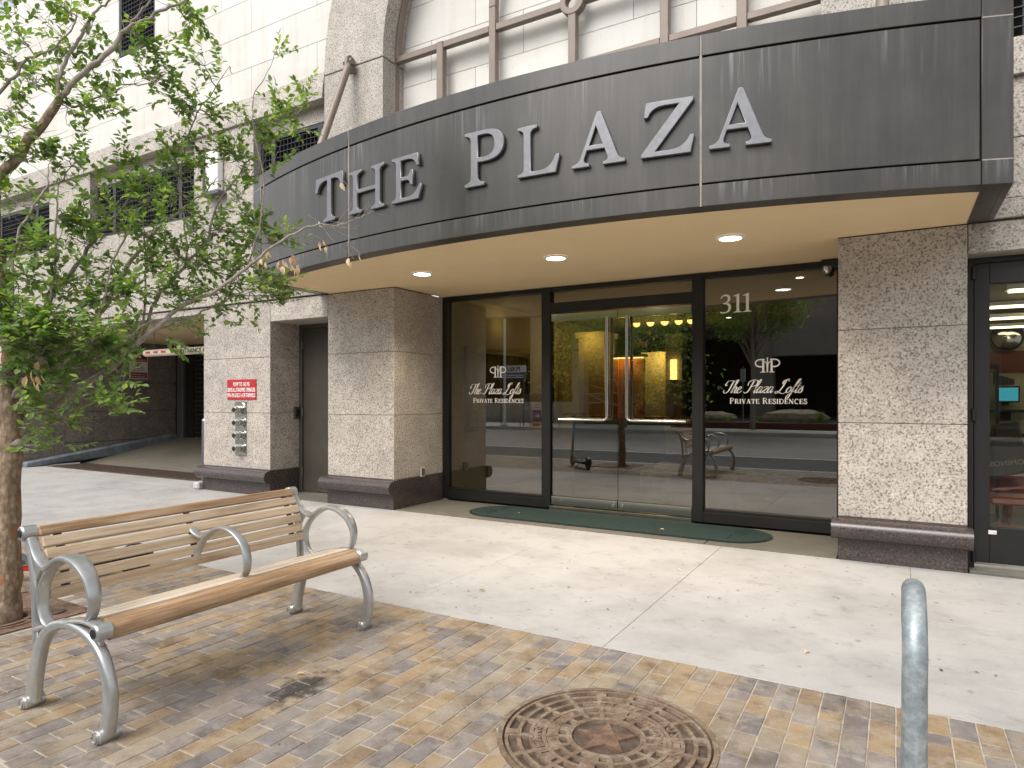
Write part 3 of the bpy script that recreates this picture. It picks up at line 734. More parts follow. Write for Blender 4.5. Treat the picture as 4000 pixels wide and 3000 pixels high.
GL['3'] = (.60, [[(.02,.10),(.0,.03)] + q((.10,-.02),(.58,-.02),(.58,.31),7) + q((.58,.31),(.58,.50),(.36,.55)) + q((.36,.55),(.54,.62),(.54,.79)) + q((.54,.79),(.54,1.0),(.29,1.0)) + q((.29,1.0),(.10,1.0),(.03,.80)) + [(.07,.78)] + q((.07,.78),(.14,.92),(.26,.92)) + q((.26,.92),(.41,.92),(.41,.75)) + q((.41,.75),(.41,.57),(.16,.53)) + [(.16,.49)] + q((.16,.49),(.44,.50),(.44,.28),6) + q((.44,.28),(.42,.05),(.22,.05))+[(.12,.06)]])
GL['1'] = (.40, [[(.0,0),(.42,0),(.42,.035)] + q((.42,.035),(.29,.04),(.29,.14)) + [(.29,1.0),(.25,1.0),(.0,.90),(.0,.865),(.15,.88)] + q((.15,.14),(.15,.04),(.0,.035))])
def glyph_mesh(ch, width, height, depth_, bev=.004):
    cu = bpy.data.curves.new('glyph', 'CURVE'); cu.dimensions = '2D'; cu.fill_mode = 'BOTH'; cu.extrude = max(0.0001, depth_/2-bev); cu.bevel_depth = bev; cu.bevel_resolution = 1
    W, outs = GL[ch]
    for pts in outs:
        cl = []
        for p in pts:
            if not cl or math.hypot(p[0]-cl[-1][0], p[1]-cl[-1][1]) > 1e-4: cl.append(p)
        if math.hypot(cl[0][0]-cl[-1][0], cl[0][1]-cl[-1][1]) < 1e-4: cl.pop()
        sp = cu.splines.new('POLY'); sp.points.add(len(cl)-1); sp.use_cyclic_u = True
        for i, p in enumerate(cl): sp.points[i].co = (p[0]*width/W, p[1]*height, 0, 1)
    o = bpy.data.objects.new('tmp', cu); COL.objects.link(o); dg = bpy.context.evaluated_depsgraph_get(); dg.update()
    me = bpy.data.meshes.new_from_object(o.evaluated_get(dg)); bpy.data.objects.remove(o); bpy.data.curves.remove(cu); me.materials.clear()
    return me
for ch, x0, x1, h in (('T',-5.19,-4.712,.455),('H',-4.624,-4.129,.405),('E',-4.025,-3.664,.405),('P',-3.182,-2.80,.455),('L',-2.667,-2.304,.40),('A',-2.196,-1.776,.392),('Z',-1.654,-1.274,.40),('A',-1.172,-.757,.392)):
    me = glyph_mesh(ch, x1-x0, h, .03); me.materials.append(M['letter'])
    xm = (x0+x1)/2; th = math.asin((xm-CX_)/CR); r = CR+.019
    c = Vector((CX_+sin(th)*r, CY_-cos(th)*r, 3.20))
    me.transform(Matrix.Translation(c) @ Matrix.Rotation(th, 4, 'Z') @ Matrix.Rotation(R(90), 4, 'X') @ Matrix.Translation((-(x1-x0)/2, 0, 0)))
    link('letter', me, can)
rebase(can)
for o in can.children:
    if o.type == 'LIGHT': o.matrix_parent_inverse = Matrix.Translation(can.location).inverted()

# text helper using the built-in face
def text_mesh(s_, size, depth_=0, sx=1., align='CENTER', bold=0, space=1.):
    cu = bpy.data.curves.new('txt', 'FONT'); cu.body = s_; cu.size = size; cu.align_x = align; cu.align_y = 'BOTTOM_BASELINE' if hasattr(cu, 'align_y') else 'BOTTOM'
    cu.extrude = depth_/2; cu.offset = bold; cu.space_character = space; cu.resolution_u = 3
    o = bpy.data.objects.new('tmp', cu); COL.objects.link(o); dg = bpy.context.evaluated_depsgraph_get(); dg.update()
    me = bpy.data.meshes.new_from_object(o.evaluated_get(dg)); bpy.data.objects.remove(o); bpy.data.curves.remove(cu); me.materials.clear()
    if sx != 1: me.transform(Matrix.Scale(sx, 4, (1,0,0)))
    return me
FACE = Matrix.Rotation(R(90), 4, 'X')      # text plane -> faces -y
def text_ob(name, s_, size, loc, m, parent, depth_=0.001, sx=1., align='CENTER', bold=0, rot=FACE, space=1.):
    me = text_mesh(s_, size, depth_, sx, align, bold, space); me.transform(Matrix.Translation(loc) @ rot); me.materials.append(M[m]); return link(name, me, parent)
# ------------------------------------------------------------------ glass entrance
YS = 7.5
ent = thing('glass_entrance', (-2.9, YS, 0), 'black framed glass entrance wall with double doors under the canopy', 'entrance')
def fbox(nm, x0, x1, z0, z1, y0=YS-.06, y1=YS+.06, m='black_metal', par=None, bev=.003): return MB().box(x0, x1, y0, y1, z0, z1).ob(nm, M[m], par or ent, bevel=bev)
fbox('jamb', -5.45, -5.37, .02, 2.80); fbox('jamb', -.52, -.44, .02, 2.80)
fbox('mullion', -3.895, -3.775, .02, 2.80, YS-.065); fbox('mullion', -1.985, -1.865, .02, 2.80, YS-.065)
for a, b in ((-5.37,-3.895),(-3.775,-1.985),(-1.865,-.52)): fbox('head', a, b, 2.745, 2.80)
for a, b in ((-5.37,-3.895),(-1.865,-.52)):
    fbox('sill', a, b, .02, .135); fbox('sill_stop', a, b, .135, .165, YS-.03, YS+.05)
fbox('transom_bar', -3.775, -1.985, 2.475, 2.605)
def pane(x0, x1, z0, z1, y=YS, par=None, m='glass', nm='glass_pane'): return MB().box(x0, x1, y-.005, y+.005, z0, z1).ob(nm, M[m], par or ent)
pl_ = pane(-5.37, -3.895, .165, 2.745); pr_ = pane(-1.865, -.52, .165, 2.745); pane(-3.775, -1.985, 2.605, 2.745)
for k, (a, b) in enumerate(((-3.765, -2.884), (-2.876, -1.995))):
    dr = pane(a, b, .175, 2.37, YS-.02, nm='glass_door')
    MB().box(a, b, YS-.045, YS+.005, .065, .175).ob('bottom_rail', M['chrome'], dr, bevel=.003)
    MB().box(a, b, YS-.045, YS+.005, 2.37, 2.465).ob('top_rail', M['chrome'], dr, bevel=.003)
    xh = -2.992 if k == 0 else -2.742; xe = -3.632 if k == 0 else -2.04; s_ = -1 if k == 0 else 1
    for yy, nm in ((YS-.10, 'pull_handle'), (YS+.06, 'pull_handle')):
        pts = [(xh, yy, 2.385), (xh, yy, 1.6), (xh, yy, 1.19)] + [(xh + s_*.05*(1-cos(t)), yy, 1.19-.05*sin(t)) for t in (pi/8, pi/4, 3*pi/8, pi/2)] + [(xe, yy, 1.14)]
        h = MB().tube(pts, .0195, 12).ob(nm, M['steel'], dr, smooth=True)
        if yy < YS:
            for zz in (2.22, 1.62): MB().tube([(xh, yy, zz), (xh, YS+.06, zz)], .009, 8).ob('standoff', M['steel'], h, smooth=True)
    xl = b-.05 if k == 0 else a+.05
    MB().lathe([(.021,-.01),(.021,.0),(.012,.003)], (xl, YS-.048, .118), 'y', 16).ob('lock', M['steel'], dr)
fbox('threshold', -3.775, -1.985, .0, .055, YS-.09, YS+.05, 'steel')
# -- lettering on the glass
def ribbon(strokes, name, par, ox, oz, sc, y=YS-.0065, shear=0., m='white_letter', sx=1.):
    mb = MB(); k_ = 0
    for st in strokes:
        pts, w_ = st[0], st[1]
        n = len(pts); ws = w_ if isinstance(w_, (list, tuple)) else [w_]*n
        base = len(mb.v)
        for i in range(n):
            a = Vector(pts[max(i-1,0)]); b = Vector(pts[min(i+1,n-1)]); d = (b-a); d = d.normalized() if d.length > 1e-6 else Vector((1,0)); nn = Vector((-d.y, d.x))
            for s__ in (-1, 1):
                x = pts[i][0]+nn.x*ws[i]/2*s__; z = pts[i][1]+nn.y*ws[i]/2*s__
                mb.v.append((ox+(x*sx+shear*z)*sc, y-k_*.00008, oz+z*sc))
        for i in range(n-1): mb.f.append((base+2*i, base+2*i+2, base+2*i+3, base+2*i+1))
        k_ += 1
    return mb.ob(name, M[m], par)
def cr(pts, n=6):
    out = []; P = [pts[0]]+list(pts)+[pts[-1]]
    for i in range(1, len(P)-2):
        p0, p1, p2, p3 = [Vector(P[j]) for j in (i-1,i,i+1,i+2)]
        for k in range(n):
            t = k/n; out.append(tuple(.5*((2*p1)+(-p0+p2)*t+(2*p0-5*p1+4*p2-p3)*t*t+(-p0+3*p1-3*p2+p3)*t**3)))
    out.append(tuple(pts[-1])); return out
def sc_(pts, w0=.03, w1=.11):      # script stroke: thick where it runs down, thin where it rises
    c = cr(pts); ws = []
    for i in range(len(c)):
        a = Vector(c[max(i-1,0)]); b = Vector(c[min(i+1,len(c)-1)]); d = (b-a); d = d.normalized() if d.length else Vector((1,0))
        ws.append(w0+(w1-w0)*abs(d.y)**1.5*(1 if d.y < 0 else .45))
    return (c, ws)
SCR = {
 'T': (.62, [[(.02,.72),(.10,.92),(.35,.95),(.62,.93),(.85,1.0)], [(.50,.93),(.46,.55),(.40,.15),(.22,-.02),(.05,.08),(.08,.2)], [(.02,.72),(.0,.62),(.08,.56),(.16,.62)]]),
 'h': (.40, [[(.0,.1),(.16,.6),(.22,.98),(.13,.95),(.09,.5),(.05,.0)], [(.07,.2),(.2,.48),(.3,.40),(.27,.1),(.33,.0),(.45,.12)]]),
 'e': (.34, [[(.02,.18),(.2,.26),(.26,.42),(.15,.47),(.04,.25),(.1,.01),(.26,.03),(.38,.16)]]),
 'P': (.70, [[(.42,.95),(.38,.55),(.30,.12),(.14,-.02),(.0,.08)], [(.12,.55),(.10,.82),(.35,1.0),(.70,.92),(.74,.66),(.55,.50),(.40,.52)]]),
 'l': (.22, [[(.0,.1),(.18,.6),(.24,.98),(.14,.95),(.08,.4),(.08,.03),(.16,.0),(.26,.12)]]),
 'a': (.40, [[(.30,.42),(.16,.48),(.03,.22),(.08,.01),(.2,.08),(.32,.45),(.28,.12),(.33,.0),(.44,.14)]]),
 'z': (.36, [[(.03,.40),(.14,.47),(.32,.42),(.12,.16),(.02,.02),(.18,.05),(.26,-.01),(.40,.12)]]),
 'L': (.72, [[(.62,.85),(.58,1.02),(.44,.95),(.38,.5),(.24,.08),(.06,-.04),(.0,.06),(.12,.12),(.38,-.02),(.62,-.06),(.78,.12)], [(.46,.98),(.30,.90),(.28,.70),(.42,.62)]]),
 'o': (.34, [[(.2,.46),(.05,.32),(.04,.08),(.16,.0),(.28,.15),(.28,.38),(.18,.47),(.24,.36),(.40,.40)]]),
 'f': (.26, [[(.0,.1),(.2,.55),(.34,.98),(.24,.98),(.14,.5),(.02,-.35),(-.12,-.42),(-.14,-.25),(.05,-.02),(.26,.12)]]),
 't': (.24, [[(.0,.12),(.16,.5),(.2,.78),(.14,.5),(.08,.08),(.16,.0),(.28,.12)], [(.0,.5),(.3,.53)]]),
 's': (.30, [[(.0,.1),(.18,.48),(.2,.36),(.26,.12),(.14,-.01),(.02,.06),(.1,.1)]]),
 ' ': (.22, [])}
def script(txt, ox, oz, width, par, y=YS-.0065):
    x = 0; st = []
    for ch in txt:
        w_, ss = SCR[ch]
        for s_ in ss: st.append(sc_([(p[0]+x, p[1]) for p in s_]))
        x += w_
    tot = x+.35; scale = width/tot
    return ribbon(st, 'script_lettering', par, ox, oz, scale, y, .42)
def E_(cx, cz, rx, rz, a0, a1, n=10): return [(cx+rx*cos(R(a0+(a1-a0)*k/n)), cz+rz*sin(R(a0+(a1-a0)*k/n))) for k in range(n+1)]
TK, TN = .15, .06
CAP = {
 'P': (.66, [([(.14,0),(.14,1)],TK), ([(.02,.03),(.32,.03)],TN), ([(.02,.97),(.3,.97)],TN), ([(.2,.97)]+E_(.30,.72,.26,.25,90,-90)+[(.2,.47)], .09)]),
 'R': (.74, [([(.14,0),(.14,1)],TK), ([(.02,.03),(.30,.03)],TN), ([(.02,.97),(.3,.97)],TN), ([(.2,.97)]+E_(.30,.74,.25,.23,90,-90)+[(.2,.51)], .09), ([(.34,.5),(.64,.02)],.13), ([(.54,.03),(.76,.03)],TN)]),
 'I': (.34, [([(.16,0),(.16,1)],TK), ([(.02,.03),(.30,.03)],TN), ([(.02,.97),(.30,.97)],TN)]),
 'V': (.72, [([(.10,1),(.36,0)],TK), ([(.36,0),(.60,1)],TN), ([(.0,.97),(.24,.97)],TN), ([(.50,.97),(.70,.97)],TN)]),
 'A': (.74, [([(.10,0),(.36,1)],TN), ([(.36,1),(.62,0)],TK), ([(.0,.03),(.22,.03)],TN), ([(.50,.03),(.74,.03)],TN), ([(.2,.36),(.5,.36)],TN)]),
 'T': (.68, [([(.34,0),(.34,1)],TK), ([(.02,.96),(.66,.96)],TN), ([(.22,.03),(.46,.03)],TN), ([(.03,.98),(.03,.75)],TN), ([(.65,.98),(.65,.75)],TN)]),
 'E': (.64, [([(.14,0),(.14,1)],TK), ([(.02,.97),(.56,.97)],TN), ([(.02,.03),(.58,.03)],TN), ([(.2,.51),(.44,.51)],TN), ([(.56,.99),(.56,.78)],TN), ([(.59,.01),(.59,.26)],TN), ([(.45,.4),(.45,.62)],TN)]),
 'S': (.54, [(cr([(.44,.74),(.40,.94),(.24,1.0),(.08,.90),(.08,.70),(.26,.54),(.44,.40),(.46,.14),(.26,.0),(.08,.06),(.04,.28)],4), .11)]),
 'D': (.80, [([(.14,0),(.14,1)],TK), ([(.02,.97),(.34,.97)]+E_(.34,.5,.38,.47,90,-90)+[(.02,.03)], .09)]),
 'N': (.80, [([(.12,0),(.12,1)],TN), ([(.10,1),(.66,0)],TK), ([(.66,0),(.66,1)],TN), ([(.0,.03),(.24,.03)],TN), ([(.54,.97),(.78,.97)],TN), ([(.0,.97),(.14,.97)],TN)]),
 'C': (.72, [(E_(.40,.5,.32,.48,55,305,14), .11), ([(.62,.98),(.62,.70)],TN)]),
 'O': (.80, [(E_(.40,.5,.33,.47,0,360,18), .11)]), ' ': (.34, [])}
def caps(txt, ox, oz, width, h, par, y=YS-.0065, small=.82):
    x = 0; st = []; first = True
    for ch in txt:
        w_, ss = CAP[ch]; k = 1. if first else small
        for s_ in ss: st.append(([(p[0]*k+x, p[1]*k) for p in s_[0]], s_[1] if not isinstance(s_[1], list) else s_[1]))
        x += w_*k+.08; first = ch == ' '
    mb = ribbon(st, 'serif_lettering', par, ox, oz, h, y, 0., sx=width/(x*h)); return mb
def monogram(cx, oz, h, par, y=YS-.0065):
    w_ = .19; st = []
    for s_ in (-1, 1):
        f = lambda pts: [(s_*p[0], p[1]) for p in pts]
        st += [(f([(.30,0),(.30,1)]), .15), (f([(.12,.02),(.50,.02)]), .055), (f([(.20,.97),(.52,.97)]+E_(.52,.70,.34,.27,90,-90)+[(.38,.43)]), .10)]
        st += [(f(cr([(.03,.0),(.04,.5),(.10,.78),(.17,.80),(.16,.70)],4)), .045)]
    st += [([(0,0),(0,1.12)], .07), ([(-.06,1.06),(.06,1.06)], .05)]
    ribbon(st, 'monogram', par, cx, oz, h, y)
for par, dx in ((pl_, -3.385), (pr_, 0.)):
    monogram(-1.193+dx, 1.682, .142, par)
    script('The Plaza Lofts', -1.665+dx, 1.462, .86, par)
    caps('PRIVATE RESIDENCES', -1.585+dx, 1.345, .79, .062, par)
for ch, x, wd in (('3',-1.690,.125),('1',-1.545,.085),('1',-1.445,.085)):
    me = glyph_mesh(ch, wd, .205, .0016, .0002); me.transform(Matrix.Translation((x, YS-.007, 2.345)) @ FACE); me.materials.append(M['white_letter']); link('number', me, pr_)
rebase(ent)
# camera dome in the corner
sc = thing('security_camera', (-.56, 7.38, 2.74), 'small dark security camera at the top right corner of the entrance', 'camera')
MB().box(-.66,-.50,7.34,7.43,2.73,2.80).ob('housing', M['black'], sc, bevel=.01)
MB().lathe([(.0,-.075),(.025,-.068),(.042,-.045),(.048,-.01),(.048,.0)], (-.60,7.36,2.735), 'z', 16).ob('dome', M['chrome'], sc, smooth=True)
rebase(sc)
# door mat
mt = thing('door_mat', (-2.85, 7.0, .004), 'long green doormat with rounded ends in front of the glass doors', 'doormat')
def stadium(x0, x1, yc, r, n=16): return [(x1-r+r*cos(a), yc+r*sin(a)) for a in [-pi/2+pi*k/n for k in range(n+1)]] + [(x0+r-r*cos(a), yc-r*sin(a)) for a in [-pi/2+pi*k/n for k in range(n+1)]]
MB().prism(stadium(-4.60,-1.06,6.97,.40), .004, .012, 'z').ob('rubber_edge', M['black'], mt)
MB().prism(stadium(-4.58,-1.08,6.97,.38), .010, .019, 'z').ob('carpet', M['mat'], mt, bevel=.003)
fan = MB()
for s_, xc in ((-1, -4.22), (1, -1.44)):
    for k in range(13):
        a = -pi/2+pi*k/12; 
        fan.tube([(xc+s_*.06*cos(a), 6.97+.06*sin(a), .0195), (xc+s_*.31*cos(a), 6.97+.31*sin(a), .0195)], .0045, 4)
tag(fan.ob('fan_ribs', M['mat'], mt), kind='stuff'); rebase(mt)

# ------------------------------------------------------------------ lobby behind the glass
struct('lobby_floor', MB().box(-5.45,2.2-2.64,7.56,16,-.05,.03), M['lobby_floor'])
struct('lobby_ceiling', MB().box(-5.5,-.4,7.56,16,2.86,2.9), M['wall_grey'])
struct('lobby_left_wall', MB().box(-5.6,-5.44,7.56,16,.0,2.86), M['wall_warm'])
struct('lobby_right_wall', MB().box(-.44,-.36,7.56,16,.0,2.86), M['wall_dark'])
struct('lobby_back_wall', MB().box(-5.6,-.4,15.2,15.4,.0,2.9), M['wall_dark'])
cl = thing('lobby_pier', (-4.9, 11.2, 0), 'pale square lobby pier lit warm from above, seen through the left door', 'column')
MB().box(-5.0,-4.5,11,11.5,.03,2.5).ob('shaft', M['wall_warm'], cl); MB().box(-5.05,-4.45,10.95,11.55,2.5,2.6).ob('capital', M['wall_warm'], cl); rebase(cl)
pn = thing('wood_panel_wall', (-4.1, 11.3, 0), 'amber wood panel lit from a glowing strip along its top', 'wall panel')
for k in range(3): MB().box(-4.36+k*.19,-4.18+k*.19,11.1,11.16,.9,2.10).ob('wood_board', M['amber'], pn)
MB().box(-4.4,-3.76,11.02,11.2,2.13,2.17).ob('top_shelf', M['black'], pn); MB().box(-4.36,-3.80,11.05,11.09,2.105,2.125).ob('light_strip', M['lamp_warm'], pn); rebase(pn)
al = thing('lobby_partition', (-3.5, 12.2, 0), 'yellow lit plaster wall beyond the reception desk', 'partition')
MB().box(-4.3,-3.5,12.4,12.5,.03,2.3).ob('wall', M['wall_warm'], al); rebase(al)
wp = thing('lobby_white_pillar', (-3.25, 11.1, 0), 'grey white lobby pillar carrying a lit sconce', 'column')
MB().box(-3.40,-3.12,11.05,11.35,.03,2.5).ob('shaft', plain('grey pillar', (.40,.40,.37), .7), wp); rebase(wp)
sn = thing('wall_sconce', (-3.25, 11.0, 1.75), 'slim lit sconce on the lobby pillar', 'wall light')
MB().box(-3.30,-3.255,10.98,11.04,1.72,2.06).ob('shade', M['lamp_warm'], sn); MB().box(-3.245,-3.20,10.98,11.04,1.72,2.06).ob('shade', M['lamp_warm'], sn); MB().box(-3.31,-3.19,11.0,11.045,1.69,1.72).ob('bracket', M['black'], sn); rebase(sn)
pd0 = None
for i, x in enumerate((-3.9,-3.65,-3.4,-3.16,-2.95)):
    if pd0 is None:
        pd0 = thing('pendant_lamp', (x, 11, 2.70), 'leftmost lit globe pendant of the lobby row above the door handles', 'pendant lamp', 'pendant lamps in a row inside the lobby')
        b_ = MB().lathe([(0,-.06),(.035,-.05),(.062,-.02),(.066,.01)], (0,0,.0), 'z', 14).ob('globe', M['lamp_warm'], pd0, smooth=True); MB().tube([(0,0,.01),(0,0,.16)], .004, 5).ob('cord', M['black'], pd0)
        MB().lathe([(.068,.01),(.05,.03),(.01,.04)], (0,0,0), 'z', 14).ob('cap', M['chrome'], pd0, smooth=True)
    else:
        c = copy_tree(pd0); c.location = (x, 11, 2.70); c['label'] = ('', 'second lit globe pendant from the left of the lobby row', 'middle lit globe pendant of the lobby row', 'second lit globe pendant from the right of the lobby row', 'rightmost lit globe pendant of the lobby row')[i]
pf = thing('framed_painting', (-5.42, 8.9, 1.5), 'large black framed abstract painting on the left lobby wall', 'painting')
for y0, y1, z0, z1 in ((7.95,9.87,2.08,2.16),(7.95,9.87,.91,.99),(7.95,8.04,.99,2.08),(9.78,9.87,.99,2.08)): MB().box(-5.44,-5.39,y0,y1,z0,z1).ob('frame', M['black'], pf, bevel=.004)
MB().box(-5.44,-5.41,8.04,9.78,.99,2.08).ob('canvas', M['art'], pf); rebase(pf)
dk = thing('reception_desk', (-3.6, 11, 0), 'long low dark reception desk across the lobby', 'desk')
MB().box(-4.9,-2.7,10.6,11.0,.03,1.05).ob('front', M['wall_dark'], dk); MB().box(-4.95,-2.65,10.55,11.05,1.05,1.10).ob('counter', M['amber'], dk); rebase(dk)
ch = thing('office_chair', (-3.45, 11.9, .03), 'dark chair behind the reception desk', 'chair')
MB().box(-3.60,-3.30,11.85,11.92,1.0,1.42).ob('backrest', M['black'], ch, bevel=.04); MB().box(-3.62,-3.28,11.5,11.9,.5,.58).ob('seat', M['black'], ch, bevel=.03); MB().tube([(-3.45,11.7,.06),(-3.45,11.7,.5)], .03, 8).ob('stem', M['black'], ch); MB().lathe([(.25,.03),(.25,.05),(.03,.07)], (-3.45,11.7,0), 'z', 5).ob('base', M['black'], ch); rebase(ch)
tb = thing('steel_coffee_table', (-2.4, 9.2, .03), 'low glass coffee table on a polished square steel frame', 'table')
for x in (-3.04,-1.80):
    for y in (8.80,9.3): MB().box(x-.018,x+.018,y-.018,y+.018,.03,.40).ob('leg', M['chrome'], tb)
for y in (8.80,9.3): MB().box(-3.04,-1.80,y-.018,y+.018,.385,.415).ob('rail', M['chrome'], tb)
MB().box(-3.05,-1.79,8.79,9.31,.417,.427).ob('glass_top', M['glass_clear'], tb); rebase(tb)
bk = thing('book_stack', (-2.7, 9.1, .43), 'two large pale books stacked on the lobby coffee table', 'books')
MB().box(-2.92,-2.58,8.95,9.20,.43,.465).ob('book', M['white'], bk); MB().box(-2.88,-2.60,8.97,9.18,.467,.50).ob('book', M['white'], bk); rebase(bk)
fc = thing('sheepskin_chair', (-2.8, 10.2, .03), 'lounge chair draped with a cream sheepskin inside the lobby', 'chair')
MB().box(-3.05,-2.45,10.0,10.12,.45,.95).ob('backrest', M['black'], fc, bevel=.04); MB().box(-3.05,-2.45,9.6,10.1,.38,.46).ob('seat', M['black'], fc, bevel=.03)
for x in (-3.0,-2.5):
    for y in (9.65,10.05): MB().tube([(x,y,.03),(x,y,.4)], .018, 6).ob('leg', M['chrome'], fc)
sk = MB(); N = 14
for i in range(N+1):
    for j in range(N+1):
        u_, v_ = i/N, j/N; a = v_*1.0
        x = -3.07+.52*u_+.03*sin(9*v_); 
        if a < .5: y, z = 9.96-.02*sin(7*u_), .52+.92*a
        else: y, z = 9.98+(a-.5)*.36, .98+.05*sin((a-.5)*2*pi)-(a-.5)*.3
        sk.v.append((x, y+.012*sin(23*u_+17*v_), z+.012*sin(19*u_+3)))
for i in range(N):
    for j in range(N): a = i*(N+1)+j; sk.f.append((a, a+1, a+N+2, a+N+1))
o = sk.ob('sheepskin', M['fur'], fc, smooth='all'); md = o.modifiers.new('s', 'SOLIDIFY'); md.thickness = .03; rebase(fc)
for (x, y, z, c, e) in ((-4.75,10.7,2.45,(1,.66,.20),7), (-4.1,10.95,2.05,(1,.5,.12),5), (-3.9,12.1,2.2,(1,.7,.25),16), (-5.2,8.9,2.55,(1,.75,.32),1.5), (-1.5,12,2.4,(1,.6,.25),1)):
    l = bpy.data.lights.new('lobby_lamp_glow', 'POINT'); l.energy = e; l.color = c; l.shadow_soft_size = .12; o = bpy.data.objects.new('lobby_lamp_glow', l); COL.objects.link(o); o.location = (x, y, z)
cdl = None
for (x, y) in ((-4.6,10.2),(-4.75,9.6),(-3.6,12.6),(-2.6,12.2),(-1.0,8.6)):
    if cdl is None:
        cdl = thing('recessed_ceiling_lamp', (x, y, 2.855), 'recessed lobby lamp in front of the pale pier', 'ceiling light', 'recessed lamps in the lobby ceiling')
        MB().lathe([(.045,-.004),(.045,.0)], (0,0,0), 'z', 14).ob('lens', M['lamp'], cdl); ring(MB(), 0, 0, .045, .06, -.006, 0, n=16)
        MB().lathe([(.062,-.002),(.062,.0)], (0,0,0), 'z', 14).ob('trim', M['white'], cdl)
    else: c = copy_tree(cdl); c.location = (x, y, 2.855); c['label'] = {-4.75: 'recessed lobby lamp nearest the framed painting', -3.6: 'recessed lobby lamp above the yellow lit plaster wall', -2.6: 'recessed lobby lamp right of the pendant row', -1.0: 'recessed lobby lamp behind the house number pane'}[x]

# ------------------------------------------------------------------ steel door between the piers
sd_ = thing('steel_service_door', (-7.17, 6.96, 0), 'plain dark brown steel door recessed between two granite piers', 'door')
MB().box(-7.73,-7.67,6.94,7.02,.02,2.5).ob('frame', M['door_brown'], sd_, bevel=.003); MB().box(-6.66,-6.60,6.94,7.02,.02,2.5).ob('frame', M['door_brown'], sd_, bevel=.003); MB().box(-7.67,-6.66,6.94,7.02,2.44,2.5).ob('frame', M['door_brown'], sd_, bevel=.003)
lf = MB().box(-7.665,-6.665,6.965,7.01,.03,2.435).ob('leaf', M['door_brown'], sd_, bevel=.003)
for z in (2.2,1.2,.3): MB().tube([(-7.672,6.95,z-.06),(-7.672,6.95,z+.06)], .013, 8).ob('hinge', M['grey_paint'], lf, smooth=True)
MB().box(-6.78,-6.74,6.90,6.965,1.0,1.16).ob('handle', M['steel'], lf, bevel=.006)
MB().box(-7.67,-6.66,6.90,7.02,.004,.028).ob('threshold', M['steel'], sd_); rebase(sd_)
sk_ = thing('surface_box', (-7.72, 6.86, 1.13), 'small dark door closer box on the granite beside the brown door', 'box')
MB().box(-7.735,-7.70,6.84,6.93,1.1,1.28).ob('case', M['door_brown'], sk_, bevel=.004); MB().box(-7.70,-7.69,6.86,6.91,1.14,1.24).ob('cover', M['black_metal'], sk_); rebase(sk_)
# outlet cover on left pillar side
oc = thing('outlet_cover', (-5.44, 6.97, .35), 'small grey outlet cover low on the side of the granite pier left of the glass', 'outlet')
MB().box(-5.45,-5.425,6.93,7.03,.36,.49).ob('cover', plain('outlet grey', (.42,.41,.37), .5), oc, bevel=.008); MB().box(-5.425,-5.42,6.95,7.01,.38,.47).ob('flap', M['grey_paint'], oc, bevel=.002); rebase(oc)

# ------------------------------------------------------------------ fire department connection and signs
fs = thing('red_fire_sign', (-8.35, YF, 1.39), 'red enamel sign reading PUMP TO 165 PSI above the chrome valves', 'sign')
MB().box(-8.675,-8.03,YF-.012,YF-.001,1.385,1.682).ob('plate', M['red_sign'], fs, bevel=.002)
for s_, z, wd in (('PUMP TO 165 PSI',1.585,.36),('SERVES ALL STANDPIPES / SPRINKLERS',1.502,.62),('PRVs ON LEVELS 1-4 OF STAIRWELLS',1.422,.62)):
    me = text_mesh(s_, .082, .0008, bold=.0012); xsz = max(v.co.x for v in me.vertices)-min(v.co.x for v in me.vertices)
    me.transform(Matrix.Translation((-8.352, YF-.014, z)) @ FACE @ Matrix.Scale(wd/xsz, 4, (1,0,0))); me.materials.append(M['white']); link('lettering', me, fs)
rebase(fs)
fd = thing('fire_department_connection', (-8.37, YF, .56), 'polished chrome standpipe plate with four hose inlets under the red sign', 'fire valve')
MB().box(-8.495,-8.243,YF-.012,YF-.001,.56,1.355).ob('plate', M['chrome'], fd, bevel=.003)
for z in (1.236,1.046,.860,.668):
    v_ = MB().lathe([(.06,-.012),(.06,-.03),(.050,-.034),(.050,-.055),(.060,-.058),(.060,-.082),(.048,-.086),(.048,-.10),(.052,-.103),(.052,-.115),(.036,-.12),(.036,-.13)], (-8.372,YF,z), 'y', 18).ob('inlet', M['chrome'], fd, smooth=True)
    MB().lathe([(.033,-.130),(.028,-.140),(.012,-.143)], (-8.372,YF,z), 'y', 12).ob('plug', M['black'], v_)
    for a in (0, pi/2, pi, 3*pi/2): MB().lathe([(.009,-.065),(.009,-.08)], (-8.372+.068*cos(a+.4),YF,z+.068*sin(a+.4)), 'y', 8).ob('lug', M['chrome'], v_)
ring(MB(), -8.372, 1.236, .06, .115, YF-.026, YF-.012, n=24).ob('flange', M['chrome'], fd)
ring(MB(), -8.372, 1.10, .05, .10, YF-.022, YF-.012, .3, 2.8, 16).ob('chain_loop', M['chrome'], fd)
rebase(fd)
cgp = thing('corner_guard_post', (-9.5, 6.55, 0), 'dark rounded steel guard post hugging the left edge of the granite pier', 'bollard')
MB().tube([(-9.325,6.50,.1),(-9.325,6.50,1.06)], .052, 16).ob('post', M['grey_paint'], cgp, smooth=True)
MB().lathe([(.052,1.06),(.04,1.085),(.02,1.095)], (-9.325,6.50,0), 'z', 16).ob('cap', M['steel'], cgp, smooth=True)
MB().prism([(-9.44,6.36),(-9.27,6.34),(-9.27,6.55),(-9.46,6.57)], 0, .11, 'z').ob('concrete_foot', M['kerb'], cgp, bevel=.02); rebase(cgp)

